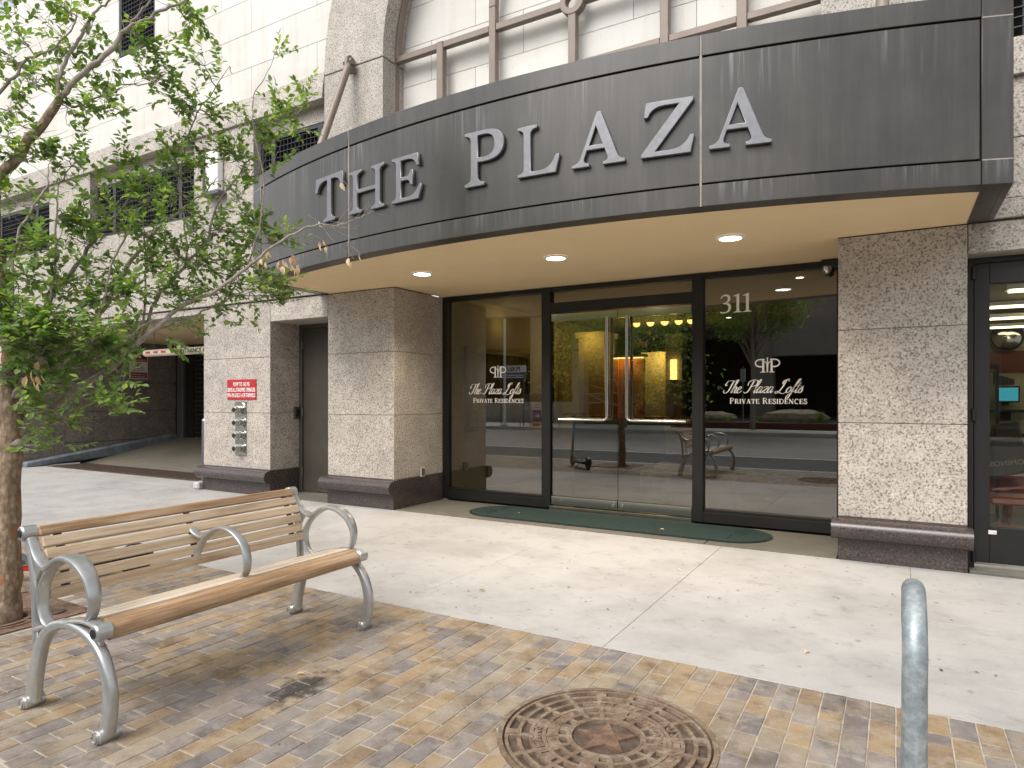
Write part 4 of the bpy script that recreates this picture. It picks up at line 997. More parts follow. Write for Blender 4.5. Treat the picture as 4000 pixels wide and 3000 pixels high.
# ------------------------------------------------------------------ garage mouth
GX0, GX1, GY = -15.5, -9.25, 10.0
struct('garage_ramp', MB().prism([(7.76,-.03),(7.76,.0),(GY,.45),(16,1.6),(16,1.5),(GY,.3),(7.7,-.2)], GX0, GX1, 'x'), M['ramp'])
dr = thing('trench_drain', (-12.4, 7.35, 0), 'long dark slotted trench drain across the mouth of the garage', 'drain')
MB().box(GX0+.3,GX1,6.95,7.75,-.04,-.012).ob('pit', M['void'], dr)
for k in range(20): 
    x = GX0+.32+k*.296; gb = MB()
    for j in range(7): gb.box(x+.006+j*.041, x+.028+j*.041, 6.98, 7.72, -.012, .002)
    gb.box(x, x+.29, 6.95, 6.98, -.012, .004); gb.box(x, x+.29, 7.72, 7.75, -.012, .004); gb.ob('grating', M['iron_pit'], dr)
rebase(dr)
gw = thing('garage_side_wall', (GX0, 8.2, 0), 'shaded granite clad wall on the left inside the garage entrance', 'wall')
ys_ = [6.5, 7.25, 8.05, 8.90, 10.0]
for z0, z1 in ((.0,.44),(.44,1.11),(1.11,1.78),(1.78,2.72)):
    for a, b in zip(ys_, ys_[1:]): MB().box(GX0-.15, GX0, a+.006, b-.006, z0+.006, z1-.006).ob('granite_panel', M['granite_shaded'], gw, bevel=.004)
MB().box(GX0-.2, GX0-.02, 6.45, GY+.1, 0, 2.72).ob('backing', M['mortar_dark'], gw); rebase(gw)
struct('garage_kerb', MB().prism([(6.62,-.02),(6.62,.10),(9.9,.55),(9.9,.2)], GX0+.002, GX0+.22, 'x'), M['blue_kerb'], bevel=.03)
struct('garage_soffit', MB().box(-18,GX1,6.83,GY,2.72,2.78), M['soffit'])
struct('garage_head_wall', MB().box(-18,GX1,GY,GY+.2,2.50,3.3), M['wall_dark'])
struct('garage_right_wall', MB().box(GX1-.02,GX1+.2,6.98,16,-.02,3.0), M['granite_shaded'])
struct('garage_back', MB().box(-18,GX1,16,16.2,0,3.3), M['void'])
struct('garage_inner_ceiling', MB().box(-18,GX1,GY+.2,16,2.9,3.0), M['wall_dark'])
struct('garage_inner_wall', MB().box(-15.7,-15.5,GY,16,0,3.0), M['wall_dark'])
gt = thing('rolling_gate', (-12.2, GY, .45), 'dark rolling slatted garage gate with thin bright edges half hidden by the pier', 'gate')
MB().box(-15.32,-15.08,GY-.1,GY+.02,.42,2.72).ob('guide_post', M['grey_paint'], gt, bevel=.01)
MB().box(-15.07,-14.78,GY-.02,GY+.0,.45,2.7).ob('side_panel', M['void'], gt)
for k in range(19):
    z = .47+k*.1095; MB().box(-14.78,-9.3,GY+.01,GY+.03,z+.008,z+.102).ob('slat', M['black_metal'], gt, bevel=.002)
for k in range(20): pass
e_ = MB()
for k in range(20): e_.box(-14.78,-9.3,GY+.0,GY+.012,.468+k*.1095-.006,.468+k*.1095+.004)
for k in range(12): e_.box(-14.78+k*.49,-14.765+k*.49,GY+.0,GY+.013,.47,2.56)
tag(e_.ob('slat_edges', M['steel'], gt), kind='stuff'); rebase(gt)
cb = thing('clearance_bar', (-10.6, 6.95, 2.2), 'cream hanging clearance bar lettered ENTRANCE 6 ft 6 with red reflectors', 'clearance bar')
cb['label'] = 'cream hanging clearance bar lettered ENTRANCE with red reflectors in the garage mouth'
MB().tube([(-11.66,6.95,2.212),(-9.28,6.95,2.212)], .062, 16).ob('pipe', M['bar_cream'], cb, smooth=True)
for x in (-11.5,-11.27,-11.04): MB().box(x-.075,x+.06,6.884,6.90,2.20,2.235).ob('reflector', M['red_refl'], cb, bevel=.002)
text_ob('lettering', "ENTRANCE 6' 6\"", .105, (-10.16, 6.882, 2.178), 'black', cb, .002, 1.12, bold=.002)
for x in (-11.42,-9.9): MB().tube([(x,6.95,2.27),(x,6.95,2.72)], .006, 5).ob('chain', M['grey_paint'], cb)
rebase(cb)
ns = thing('no_trespassing_sign', (GX0+.01, 9.05, 1.85), 'maroon and white no trespassing sign with a camera drawing on the garage wall', 'sign')
ROTX = Matrix.Rotation(R(90), 4, 'Z') @ FACE
MB().box(GX0+.002,GX0+.012,8.84,9.27,1.865,2.44).ob('plate', M['white'], ns, bevel=.003)
MB().box(GX0+.012,GX0+.014,8.855,9.255,2.27,2.425).ob('red_field', plain('maroon print', (.26,.02,.03), .4), ns); MB().box(GX0+.012,GX0+.014,8.855,9.255,1.88,2.02).ob('red_field', plain('maroon print', (.26,.02,.03), .4), ns)
for s_, sz, z, m_ in (('NO',.08,2.35,'white'),('TRESPASSING',.062,2.285,'white'),('THIS PROPERTY',.04,2.13,'black'),('IS PROTECTED BY',.04,2.088,'black'),('VIDEO SURVEILLANCE',.036,2.046,'black'),('TRESPASSERS WILL',.046,1.955,'white'),('BE PROSECUTED',.046,1.90,'white')):
    text_ob('lettering', s_, sz, (GX0+.0155, 9.055, z), m_, ns, .0008, .92, rot=ROTX)
MB().box(GX0+.012,GX0+.0145,8.93,9.10,2.205,2.245).box(GX0+.012,GX0+.0145,9.02,9.05,2.165,2.205).box(GX0+.012,GX0+.0145,8.98,9.05,2.165,2.18).ob('camera_drawing', M['black'], ns); rebase(ns)

# ------------------------------------------------------------------ shop door on the right
sh = thing('shop_door', (1.2, 6.56, 0), 'black framed glass shop door at the right edge, kick plate with a small sticker', 'door')
YD = 6.585
for a, b, c, d in ((.505,.545,.02,2.545),(.545,2.3,2.505,2.545)): MB().box(a,b,YD-.04,YD+.06,c,d).ob('frame', M['black_metal'], sh, bevel=.003)
for a, b, c, d in ((.55,.655,.075,2.495),(1.45,1.56,.075,2.495),(.655,1.45,2.33,2.495),(.655,1.45,.075,.36)): MB().box(a,b,YD-.025,YD+.03,c,d).ob('stile' if b-a < .2 else 'rail', M['black_metal'], sh, bevel=.003)
MB().box(.655,1.45,YD,YD+.008,.36,2.33).ob('glass_pane', M['glass_clear'], sh)
for z in (2.42,1.27,.12): MB().tube([(.545,YD-.045,z-.05),(.545,YD-.045,z+.05)], .017, 10).ob('hinge', M['black_metal'], sh, smooth=True)
MB().box(.55,1.56,YD-.04,YD+.05,.02,.055).ob('threshold', M['steel'], sh)
st = MB().box(.645,.70,YD-.028,YD-.026,.305,.335).ob('sticker', M['white'], sh); text_ob('lettering', 'STYLES', .018, (.6725, YD-.0295, .313), 'red_refl', st, .0004)
MB().box(1.56,2.3,YD-.02,YD+.03,.02,2.5).ob('side_panel', M['black_metal'], sh); rebase(sh)
struct('shop_floor', MB().box(.45,6,6.62,14.4,-.02,.02), M['concrete_dark'])
struct('shop_left_wall', MB().box(.36,.44,6.62,14.4,0,3), M['shop_wall']); struct('shop_ceiling', MB().box(.44,6,6.62,14.4,2.9,3.0), M['wall_grey'])
sw = thing('shop_back_wall', (1.6, 14.3, 0), 'cream painted block wall with a maroon band inside the shop', 'wall')
for r_ in range(14):
    z0 = .02+r_*.206
    for k in range(9):
        x0 = .9+k*.42-(.21 if r_ % 2 else 0)
        if z0+.2 < 1.86 or z0 > 2.23: MB().box(x0+.004, x0+.416, 14.3, 14.36, z0+.004, z0+.202).ob('block', M['shop_wall'], sw)
MB().box(.45,6,14.28,14.38,1.86,2.23).ob('maroon_band', M['maroon'], sw); MB().box(.45,6,14.34,14.4,.02,2.9).ob('backing', M['shop_wall'], sw); rebase(sw)
fl0 = None
for i, (x, y) in enumerate(((1.10,9.25),(1.08,10.8),(1.24,12.35),(1.40,13.9))):
    if fl0 is None:
        fl0 = thing('ceiling_light_panel', (x, y, 2.62), 'nearest and highest strip light behind the shop door glass', 'ceiling light', 'strip lights in the shop ceiling')
        MB().box(.0,1.1,-.09,.09,-.02,.0).ob('diffuser', M['tube'], fl0); MB().box(-.03,1.13,-.11,.11,.0,.05).ob('housing', M['white'], fl0)
    else:
        c = copy_tree(fl0); c.location = (x, y, 2.62); c['label'] = ('', 'second strip light from the top behind the shop door glass', 'third strip light from the top behind the shop door glass', 'lowest strip light just above the convex mirror in the shop')[i]
cm = thing('convex_mirror', (1.66, 14.2, 2.5), 'round convex security mirror high on the shop wall', 'mirror')
MB().lathe([(.24,.0),(.236,-.03),(.19,-.08),(.11,-.11),(.0,-.12)], (1.66,14.26,2.47), 'y', 24).ob('mirror', M['chrome'], cm, smooth=True); ring(MB(), 1.66, 2.47, .236, .255, 14.22, 14.26, n=24).ob('rim', M['black'], cm); rebase(cm)
mo_ = thing('wall_monitor', (1.63, 13.9, 1.45), 'small lit monitor above a shelf inside the shop', 'monitor')
MB().box(1.46,1.80,13.88,13.94,1.335,1.615).ob('case', M['black'], mo_, bevel=.008); MB().box(1.485,1.775,13.868,13.88,1.36,1.585).ob('screen', M['screen'], mo_); MB().box(1.60,1.66,13.94,14.27,1.28,1.40).ob('arm', M['black'], mo_); rebase(mo_)
ws = thing('wall_shelf', (1.63, 14.0, 1.19), 'black keyboard shelf below the monitor', 'shelf'); MB().box(1.39,1.91,13.8,14.28,1.17,1.215).ob('board', M['black'], ws, bevel=.008); MB().box(1.57,1.69,14.0,14.28,1.02,1.17).ob('bracket', M['black'], ws); rebase(ws)
ph = thing('desk_phone', (1.6, 14.1, 1.64), 'black phone above the monitor in the shop', 'phone')
MB().prism([(1.51,1.64),(1.74,1.64),(1.74,1.73),(1.54,1.80),(1.51,1.77)], 14.0, 14.2, 'y').ob('body', M['black'], ph, bevel=.006); MB().box(1.465,1.51,14.0,14.2,1.64,1.86).ob('handset', M['black'], ph, bevel=.008); rebase(ph)
rk_ = thing('pole_rack', (.80, 8.2, 0), 'thin black pole rack with a cross rail just inside the shop door', 'rack')
MB().box(.865,.895,8.2,8.23,.02,1.75).ob('upright', M['black'], rk_); MB().box(.80,1.6,8.2,8.23,1.02,1.05).ob('rail', M['black'], rk_); MB().box(.80,.90,8.19,8.24,1.70,1.75).ob('bracket', M['black'], rk_); rebase(rk_)
rc = thing('red_plastic_chair', (.95, 8.2, 0), 'overturned red moulded plastic chair on the shop floor', 'chair')
MB().prism([(7.95,.36),(8.5,.40),(8.55,.62),(8.45,.60),(8.40,.47),(7.98,.44)], .80, 1.15, 'x').ob('seat_shell', M['red_chair'], rc, bevel=.02); MB().tube([(.95,8.2,.02),(.97,8.2,.42)], .045, 10).ob('leg', M['red_chair'], rc); MB().tube([(.82,8.05,.50),(1.12,8.05,.53),(1.18,8.3,.55)], .02, 8).ob('arm', M['red_chair'], rc, smooth=True); rebase(rc)
bg_ = thing('delivery_bag', (1.0, 7.9, .9), 'dark tilted delivery bag with reversed lettering behind the shop glass', 'bag')
MB().prism([(.80,.62),(1.10,.70),(1.02,1.18),(.82,1.14)], 7.9, 8.15, 'y').ob('bag', M['wall_dark'], bg_, bevel=.02)
text_ob('lettering', 'DOMINOS', .07, (.95, 7.893, .76), 'sand', bg_, .001, 1., rot=Matrix.Rotation(R(-8), 4, 'Y') @ FACE @ Matrix.Scale(-1, 4, (1,0,0))); rebase(bg_)
fz = thing('white_counter', (.9, 7.5, 0), 'pale glass topped counter corner low behind the shop door', 'counter')
MB().box(.5,.98,7.2,8.0,.02,.24).ob('body', M['white'], fz, bevel=.01); MB().box(.49,1.0,7.18,8.02,.24,.26).ob('top', M['steel'], fz); rebase(fz)
for (x, y, z, e) in ((1.9,9.0,2.4,5),(2.2,12.0,2.4,14)):
    l = bpy.data.lights.new('shop_strip_glow', 'POINT'); l.energy = e; l.color = (1,.9,.6); l.shadow_soft_size = .3; o = bpy.data.objects.new('shop_strip_glow', l); COL.objects.link(o); o.location = (x, y, z)

# ------------------------------------------------------------------ bench
bn = thing('park_bench', (-3.1, 2.25, 0), 'silver cast aluminium bench with weathered teak slats and ring arms on the brick paving', 'bench')
A_st = [(-3.435,.785),(-3.415,.735),(-3.392,.68),(-3.372,.60),(-3.360,.50),(-3.352,.40),(-3.350,.30)]
A_arch = [(-3.392,.035),(-3.375,.12),(-3.345,.22),(-3.305,.31),(-3.24,.375),(-3.16,.413),(-3.06,.430),(-2.96,.420),(-2.885,.393),(-2.825,.345),(-2.785,.28),(-2.764,.20),(-2.768,.12),(-2.785,.04)]
A_rail = [(-3.345,.36),(-3.28,.385),(-3.20,.402),(-3.12,.425),(-3.03,.452),(-2.94,.466),(-2.86,.462),(-2.83,.445)]
A_ring = cr([(-3.405,.765),(-3.36,.70),(-3.31,.665),(-3.25,.650),(-3.205,.668),(-3.135,.704),(-3.06,.716),(-2.98,.695),(-2.915,.645),(-2.885,.575),(-2.893,.51),(-2.925,.462)], 4)
A_in = cr([(-3.19,.672),(-3.255,.62),(-3.298,.55),(-3.302,.47),(-3.27,.41),(-3.22,.392)], 4)
def bench_end(y, nm):
    e = thing(nm, (0,0,0), None, None); 
    return e
for y in (1.50, 3.02):
    f = MB()
    f.band(cr(A_st, 3), [.036]*19, [.046]*19, y); n_ = len(cr(A_arch, 3)); 
    f.band(cr(A_arch, 3), [.088 - .046*sin(pi*i/(n_-1))**1.5 if i < n_/2 else .066-.026*sin(pi*i/(n_-1))**2 for i in range(n_)], .052, y, n=12)
    f.band(cr(A_rail, 3), .026, .050, y); fo = f.ob('end_frame', M['silver'], bn, smooth=True)
    k_ = len(A_ring); MB().band(A_ring, [.020+.008*sin(pi*i/(k_-1)) for i in range(k_)], [.046+.036*sin(pi*i/(k_-1))**2 for i in range(k_)], y+.0, n=14, e=3).ob('armrest', M['silver'], fo, smooth=True)
    MB().band(A_in, .019, .052, y, n=12, e=3).ob('arm_ring', M['silver'], fo, smooth=True)
    for q_ in ([(-3.36,.56),(-3.335,.60),(-3.30,.655),(-3.37,.69)], [(-3.35,.25),(-3.345,.37),(-3.27,.385),(-3.29,.33)], [(-2.98,.425),(-2.90,.40),(-2.83,.36),(-2.83,.43)]): MB().prism(q_, y-.008, y+.008, 'y').ob('web', M['silver'], fo)
    for (cx, cz, r) in ((-3.440,.785,.034),(-2.828,.440,.036)):
        b_ = MB().lathe([(r*.8,-.034),(r,-.028),(r,.028),(r*.8,.034)], (cx,y,cz), 'y', 18).ob('boss', M['silver'], fo, smooth=True)
        MB().lathe([(r*.52,-.0385),(r*.52,-.030)], (cx,y,cz), 'y', 12).ob('bolt_cap', M['black'], fo)
    for cx in (-3.405,-2.80):
        MB().lathe([(.010,-.046),(.020,-.043),(.030,-.034),(.031,-.02),(.031,.044)], (cx,y,.022), 'y', 16).ob('foot', M['silver'], fo, smooth=True)
        for r_ in (.017,.025): ring(MB(), cx, .022, r_-.0025, r_+.0005, y-.049+(r_-.017)*.5, y-.036, n=16).ob('foot_ring', M['silver'], fo)
mr = MB().band(cr([(-3.345,.690),(-3.31,.665),(-3.25,.650),(-3.205,.668),(-3.135,.704),(-3.06,.716),(-2.98,.695),(-2.915,.645),(-2.885,.575),(-2.893,.51),(-2.925,.470)],4), .021, .048, 2.25, n=12, e=3).band(cr([(-3.19,.672),(-3.245,.63),(-3.29,.57),(-3.305,.515)],4), .018, .044, 2.25, n=12, e=3).ob('middle_armrest', M['silver'], bn, smooth=True)
P_b = [(-3.385,.768),(-3.352,.718),(-3.327,.664),(-3.308,.606),(-3.300,.546),(-3.300,.486)]
Y0, Y1 = 1.527, 2.993
for i in range(5):
    a = Vector(P_b[i]); b = Vector(P_b[i+1]); d = (b-a).normalized(); nn = Vector((d.y, -d.x)); nn = nn if nn.x > 0 else -nn
    a2, b2 = a+d*.005, b-d*.006
    p = [a2+nn*.006, b2+nn*.006, b2-nn*.016, a2-nn*.016]
    MB().prism([tuple(v) for v in p], Y0, Y1, 'y').ob('back_slat', M['wood'], bn, bevel=.004)
MB().prism([(-3.382,.775),(-3.405,.812),(-3.425,.815),(-3.435,.80),(-3.408,.765)], Y0, Y1, 'y').ob('top_slat', M['wood_worn'], bn, bevel=.004)
xs_ = [(-3.240,.398),(-3.180,.413),(-3.120,.429),(-3.060,.447),(-3.0,.460),(-2.94,.468),(-2.882,.473)]
for (a, b) in zip(xs_, xs_[1:]):
    a = Vector(a); b = Vector(b); d = (b-a).normalized(); nn = Vector((-d.y, d.x)); a2, b2 = a+d*.007, b-d*.007
    MB().prism([tuple(v) for v in (a2+nn*.010, b2+nn*.010, b2-nn*.014, a2-nn*.014)], Y0, Y1, 'y').ob('seat_slat', M['wood_pale'], bn, bevel=.004)
MB().prism([(-2.874,.481),(-2.855,.480),(-2.838,.475),(-2.820,.464),(-2.806,.447),(-2.801,.425),(-2.809,.404),(-2.830,.394),(-2.855,.397),(-2.874,.41)], Y0, Y1, 'y').ob('front_slat', M['wood_worn'], bn, smooth=True, bevel=.002)
for yc in (1.60, 2.25, 2.92):
    pb = [Vector(v) for v in P_b]; off = []
    for k, v in enumerate(pb):
        d = (pb[min(k+1,5)]-pb[max(k-1,0)]).normalized(); off.append((Vector((-abs(d.y), d.x if d.y < 0 else -d.x)), v))
    pl2 = [tuple(v+n*.018) for n, v in off]+[tuple(v+n*.026) for n, v in off][::-1]
    MB().prism(pl2, yc-.018, yc+.018, 'y').ob('back_strap', M['grey_paint'], bn)
MB().box(-3.23,-2.92,2.235,2.265,.385,.40).ob('seat_strap', M['grey_paint'], bn)
rebase(bn)

# ------------------------------------------------------------------ bike rack hoop
rk = thing('bike_rack', (.04, 1.95, 0), 'galvanised steel pipe hoop standing at the right front', 'bike rack')
pts = [(.036,1.79,-.02),(.036,1.79,.4),(.037,1.79,.76)] + [(.038,1.95-.16*cos(a),.755+.16*sin(a)) for a in [pi*k/12 for k in range(1,12)]] + [(.040,2.11,.76),(.040,2.11,.3),(.040,2.11,-.02)]
MB().tube(pts, .0265, 20).ob('hoop', M['galv'], rk, smooth='all')
for y in (1.79, 2.11): MB().lathe([(.07,.0),(.07,.010),(.034,.012),(.034,.03)], (.038,y,0), 'z', 20).ob('base_flange', M['galv'], rk)
rebase(rk)

# ------------------------------------------------------------------ manhole cover
mh = thing('manhole_cover', (MC[0], MC[1], 0), 'round rusty sewer cover with a star and ring of slots, set in the bricks', 'manhole cover')
ro_ = MB(); 
def sector(mb, r0, r1, a0, a1, z0, z1, n=None):
    n = n or max(1, int((a1-a0)/.12)); base = len(mb.v)
    for k in range(n+1):
        a = a0+(a1-a0)*k/n
        for r, z in ((r0,z0),(r0+.0015,z1),(r1-.0015,z1),(r1,z0)): mb.v.append((MC[0]+cos(a)*r, MC[1]+sin(a)*r, z))
    for k in range(n):
        p, q_ = base+4*k, base+4*k+4
        for j in range(3): mb.f.append((p+j, p+j+1, q_+j+1, q_+j))
    mb.f += [(base,base+3,base+2,base+1), (base+4*n,base+4*n+1,base+4*n+2,base+4*n+3)]
MB().lathe([(.444,-.05),(.444,-.014),(.001,-.014)], (MC[0],MC[1],0), 'z', 64).ob('recessed_plate', M['iron_pit'], mh)
fr = MB(); sector(fr, .428, .452, 0, 2*pi, -.03, .004, 72); fr.ob('outer_frame', M['iron_top'], mh)
rimm = MB(); sector(rimm, .405, .421, 0, 2*pi, -.02, .001, 72); rimm.ob('cover_rim', M['iron_top'], mh)
rgs = MB()
for i, (r0, r1) in enumerate(((.352,.372),(.300,.320),(.248,.268),(.196,.216),(.150,.166))): sector(rgs, r0, r1, 0, 2*pi, -.02, 0.0, 60)
for k in range(16):
    a = 2*pi*k/16+.08
    for (r0, r1, hw) in ((.372,.405,.030),(.320,.352,.032),(.268,.300,.036),(.216,.248,.045),(.166,.196,.055)):
        if r1 < .31 and k % 4 == 0: wd = hw*2.8
        else: wd = hw*1.0
        sector(rgs, r0-.003, r1+.003, a-wd, a+wd, -.02, -.0008, 2)
rgs.ob('slotted_rings', M['iron_top'], mh)
bd = MB(); sector(bd, .268, .300, 1.3, 2.3, -.02, -.002, 8); sector(bd, .268, .300, -.5, .6, -.02, -.002, 8); sector(bd, .268,.300, 3.3, 4.3, -.02, -.002, 8); sector(bd,.196,.248,.2,1.5,-.02,-.0025,8); sector(bd,.196,.248,2.6,4.1,-.02,-.0025,8); bd.ob('lettering_band', M['iron_top'], mh)
star = []; 
for k in range(10):
    a = pi/2+.3+pi*k/5; r = .132 if k % 2 == 0 else .052; star.append((MC[0]+cos(a)*r, MC[1]+sin(a)*r))
MB().prism(star, -.014, -.003, 'z').ob('star', M['grate_rust'], mh)
cr_ = MB(); sector(cr_, .140, .152, 0, 2*pi, -.02, 0, 40); cr_.ob('star_ring', M['iron_top'], mh)
def arc_text(s_, r, amid, size, parent, inward=False):
    step = size*.78/r; n = len(s_)
    for i, chh in enumerate(s_):
        if chh == ' ': continue
        a = amid-(i-(n-1)/2)*step if not inward else amid+(i-(n-1)/2)*step
        me = text_mesh(chh, size, .004, bold=.002); rz = a-pi/2 if not inward else a+pi/2
        me.transform(Matrix.Translation((MC[0]+cos(a)*r, MC[1]+sin(a)*r, .0005)) @ Matrix.Rotation(rz, 4, 'Z')); me.materials.append(M['iron_top']); link('raised_letter', me, parent)
lt = MB().lathe([(.03,-.013),(.03,-.004)], (MC[0],MC[1],0), 'z', 12).ob('centre_boss', M['iron_top'], mh)
arc_text('AUSTIN', .270, .45, .060, mh); arc_text('TEXAS', .272, 3.75, .060, mh); arc_text('CITY OF', .268, 1.85, .048, mh)
arc_text('SANITARY', .198, .80, .040, mh); arc_text('SEWER', .200, 3.45, .040, mh)
for k, a in enumerate((.42, 2.0, 3.56, 5.1)): 
    lug = MB(); sector(lug, .36, .41, a-.05, a+.05, -.01, .003, 2); lug.ob('lift_lug', M['iron_top'], mh)
rebase(mh)

# ------------------------------------------------------------------ tree grate
gr = thing('tree_grate', (-5.0, 1.96, 0), 'brown rusted square iron grate round the foot of the tree', 'tree grate')
TX, TY = -4.885, 1.97
gx0, gx1, gy0, gy1 = GR
hole = .15
def grate_quarter(ax0, ax1, ay0, ay1):
    pass
pt = MB(); n_ = 48; base = 0
def sqp(a, e=0):   # point where the ray from the trunk hits the square
    c, s_ = cos(a), sin(a); t = 1e9
    for lim, d_, o_ in ((gx1-e,c,TX),(gx0+e,c,TX)):
        if abs(d_) > 1e-6 and (lim-o_)/d_ > 0: t = min(t, (lim-o_)/d_)
    for lim, d_, o_ in ((gy1-e,s_,TY),(gy0+e,s_,TY)):
        if abs(d_) > 1e-6 and (lim-o_)/d_ > 0: t = min(t, (lim-o_)/d_)
    return (TX+c*t, TY+s_*t)
def gring(r0, r1, zt=.006):
    m_ = MB()
    for k in range(n_):
        a0, a1 = 2*pi*k/n_, 2*pi*(k+1)/n_
        q_ = []
        for a in (a0, a1):
            p1 = (TX+cos(a)*r0, TY+sin(a)*r0); p2 = sqp(a) if r1 is None else (TX+cos(a)*r1, TY+sin(a)*r1); q_.append((p1, p2))
        b = len(m_.v)
        m_.v += [(q_[0][0][0],q_[0][0][1],zt),(q_[0][1][0],q_[0][1][1],zt),(q_[1][1][0],q_[1][1][1],zt),(q_[1][0][0],q_[1][0][1],zt)] + [(q_[0][0][0],q_[0][0][1],-.02),(q_[0][1][0],q_[0][1][1],-.02),(q_[1][1][0],q_[1][1][1],-.02),(q_[1][0][0],q_[1][0][1],-.02)]
        m_.f += [(b,b+1,b+2,b+3),(b,b+3,b+7,b+4),(b+1,b+5,b+6,b+2)]
    return m_
gring(.145,.175,.010).ob('inner_rim', M['grate_rust'], gr); gring(.19,.215).ob('grate_ring', M['grate_rust'], gr); gring(.232,None).ob('grate_plate', M['grate_rust'], gr)
for a in (.5, 1.8, 3.2, 4.6):
    b_ = MB(); c, s_ = cos(a), sin(a); b_.prism([(TX+c*.17-s_*.02,TY+s_*.17+c*.02),(TX+c*.24-s_*.02,TY+s_*.24+c*.02),(TX+c*.24+s_*.02,TY+s_*.24-c*.02),(TX+c*.17+s_*.02,TY+s_*.17-c*.02)], -.01, .0055, 'z').ob('spoke', M['grate_rust'], gr)
struct('tree_pit', MB().box(gx0,gx1,gy0,gy1,-.12,-.08), M['mortar_dark']); 
eg = MB(); w_ = .018
MB().box(gx0-.02,gx1+.02,gy1,gy1+.02,-.05,.008).box(gx0-.02,gx1+.02,gy0-.02,gy0,-.05,.008).box(gx0-.02,gx0,gy0,gy1,-.05,.008).box(gx1,gx1+.02,gy0,gy1,-.05,.008).ob('edge_frame', M['grate_rust'], gr)
rebase(gr)
ub = thing('uplight_housing', (-4.72, 1.80, 0), 'small round capped fitting in the tree grate beside the bench arm', 'fitting')
MB().lathe([(.06,.006),(.06,.012),(.045,.014)], (-4.75,2.22,0), 'z', 20).ob('cap', M['iron_pit'], ub); MB().lathe([(.07,.0),(.07,.0085)], (-4.75,2.22,0), 'z', 20).ob('rim', M['black'], ub); rebase(ub)
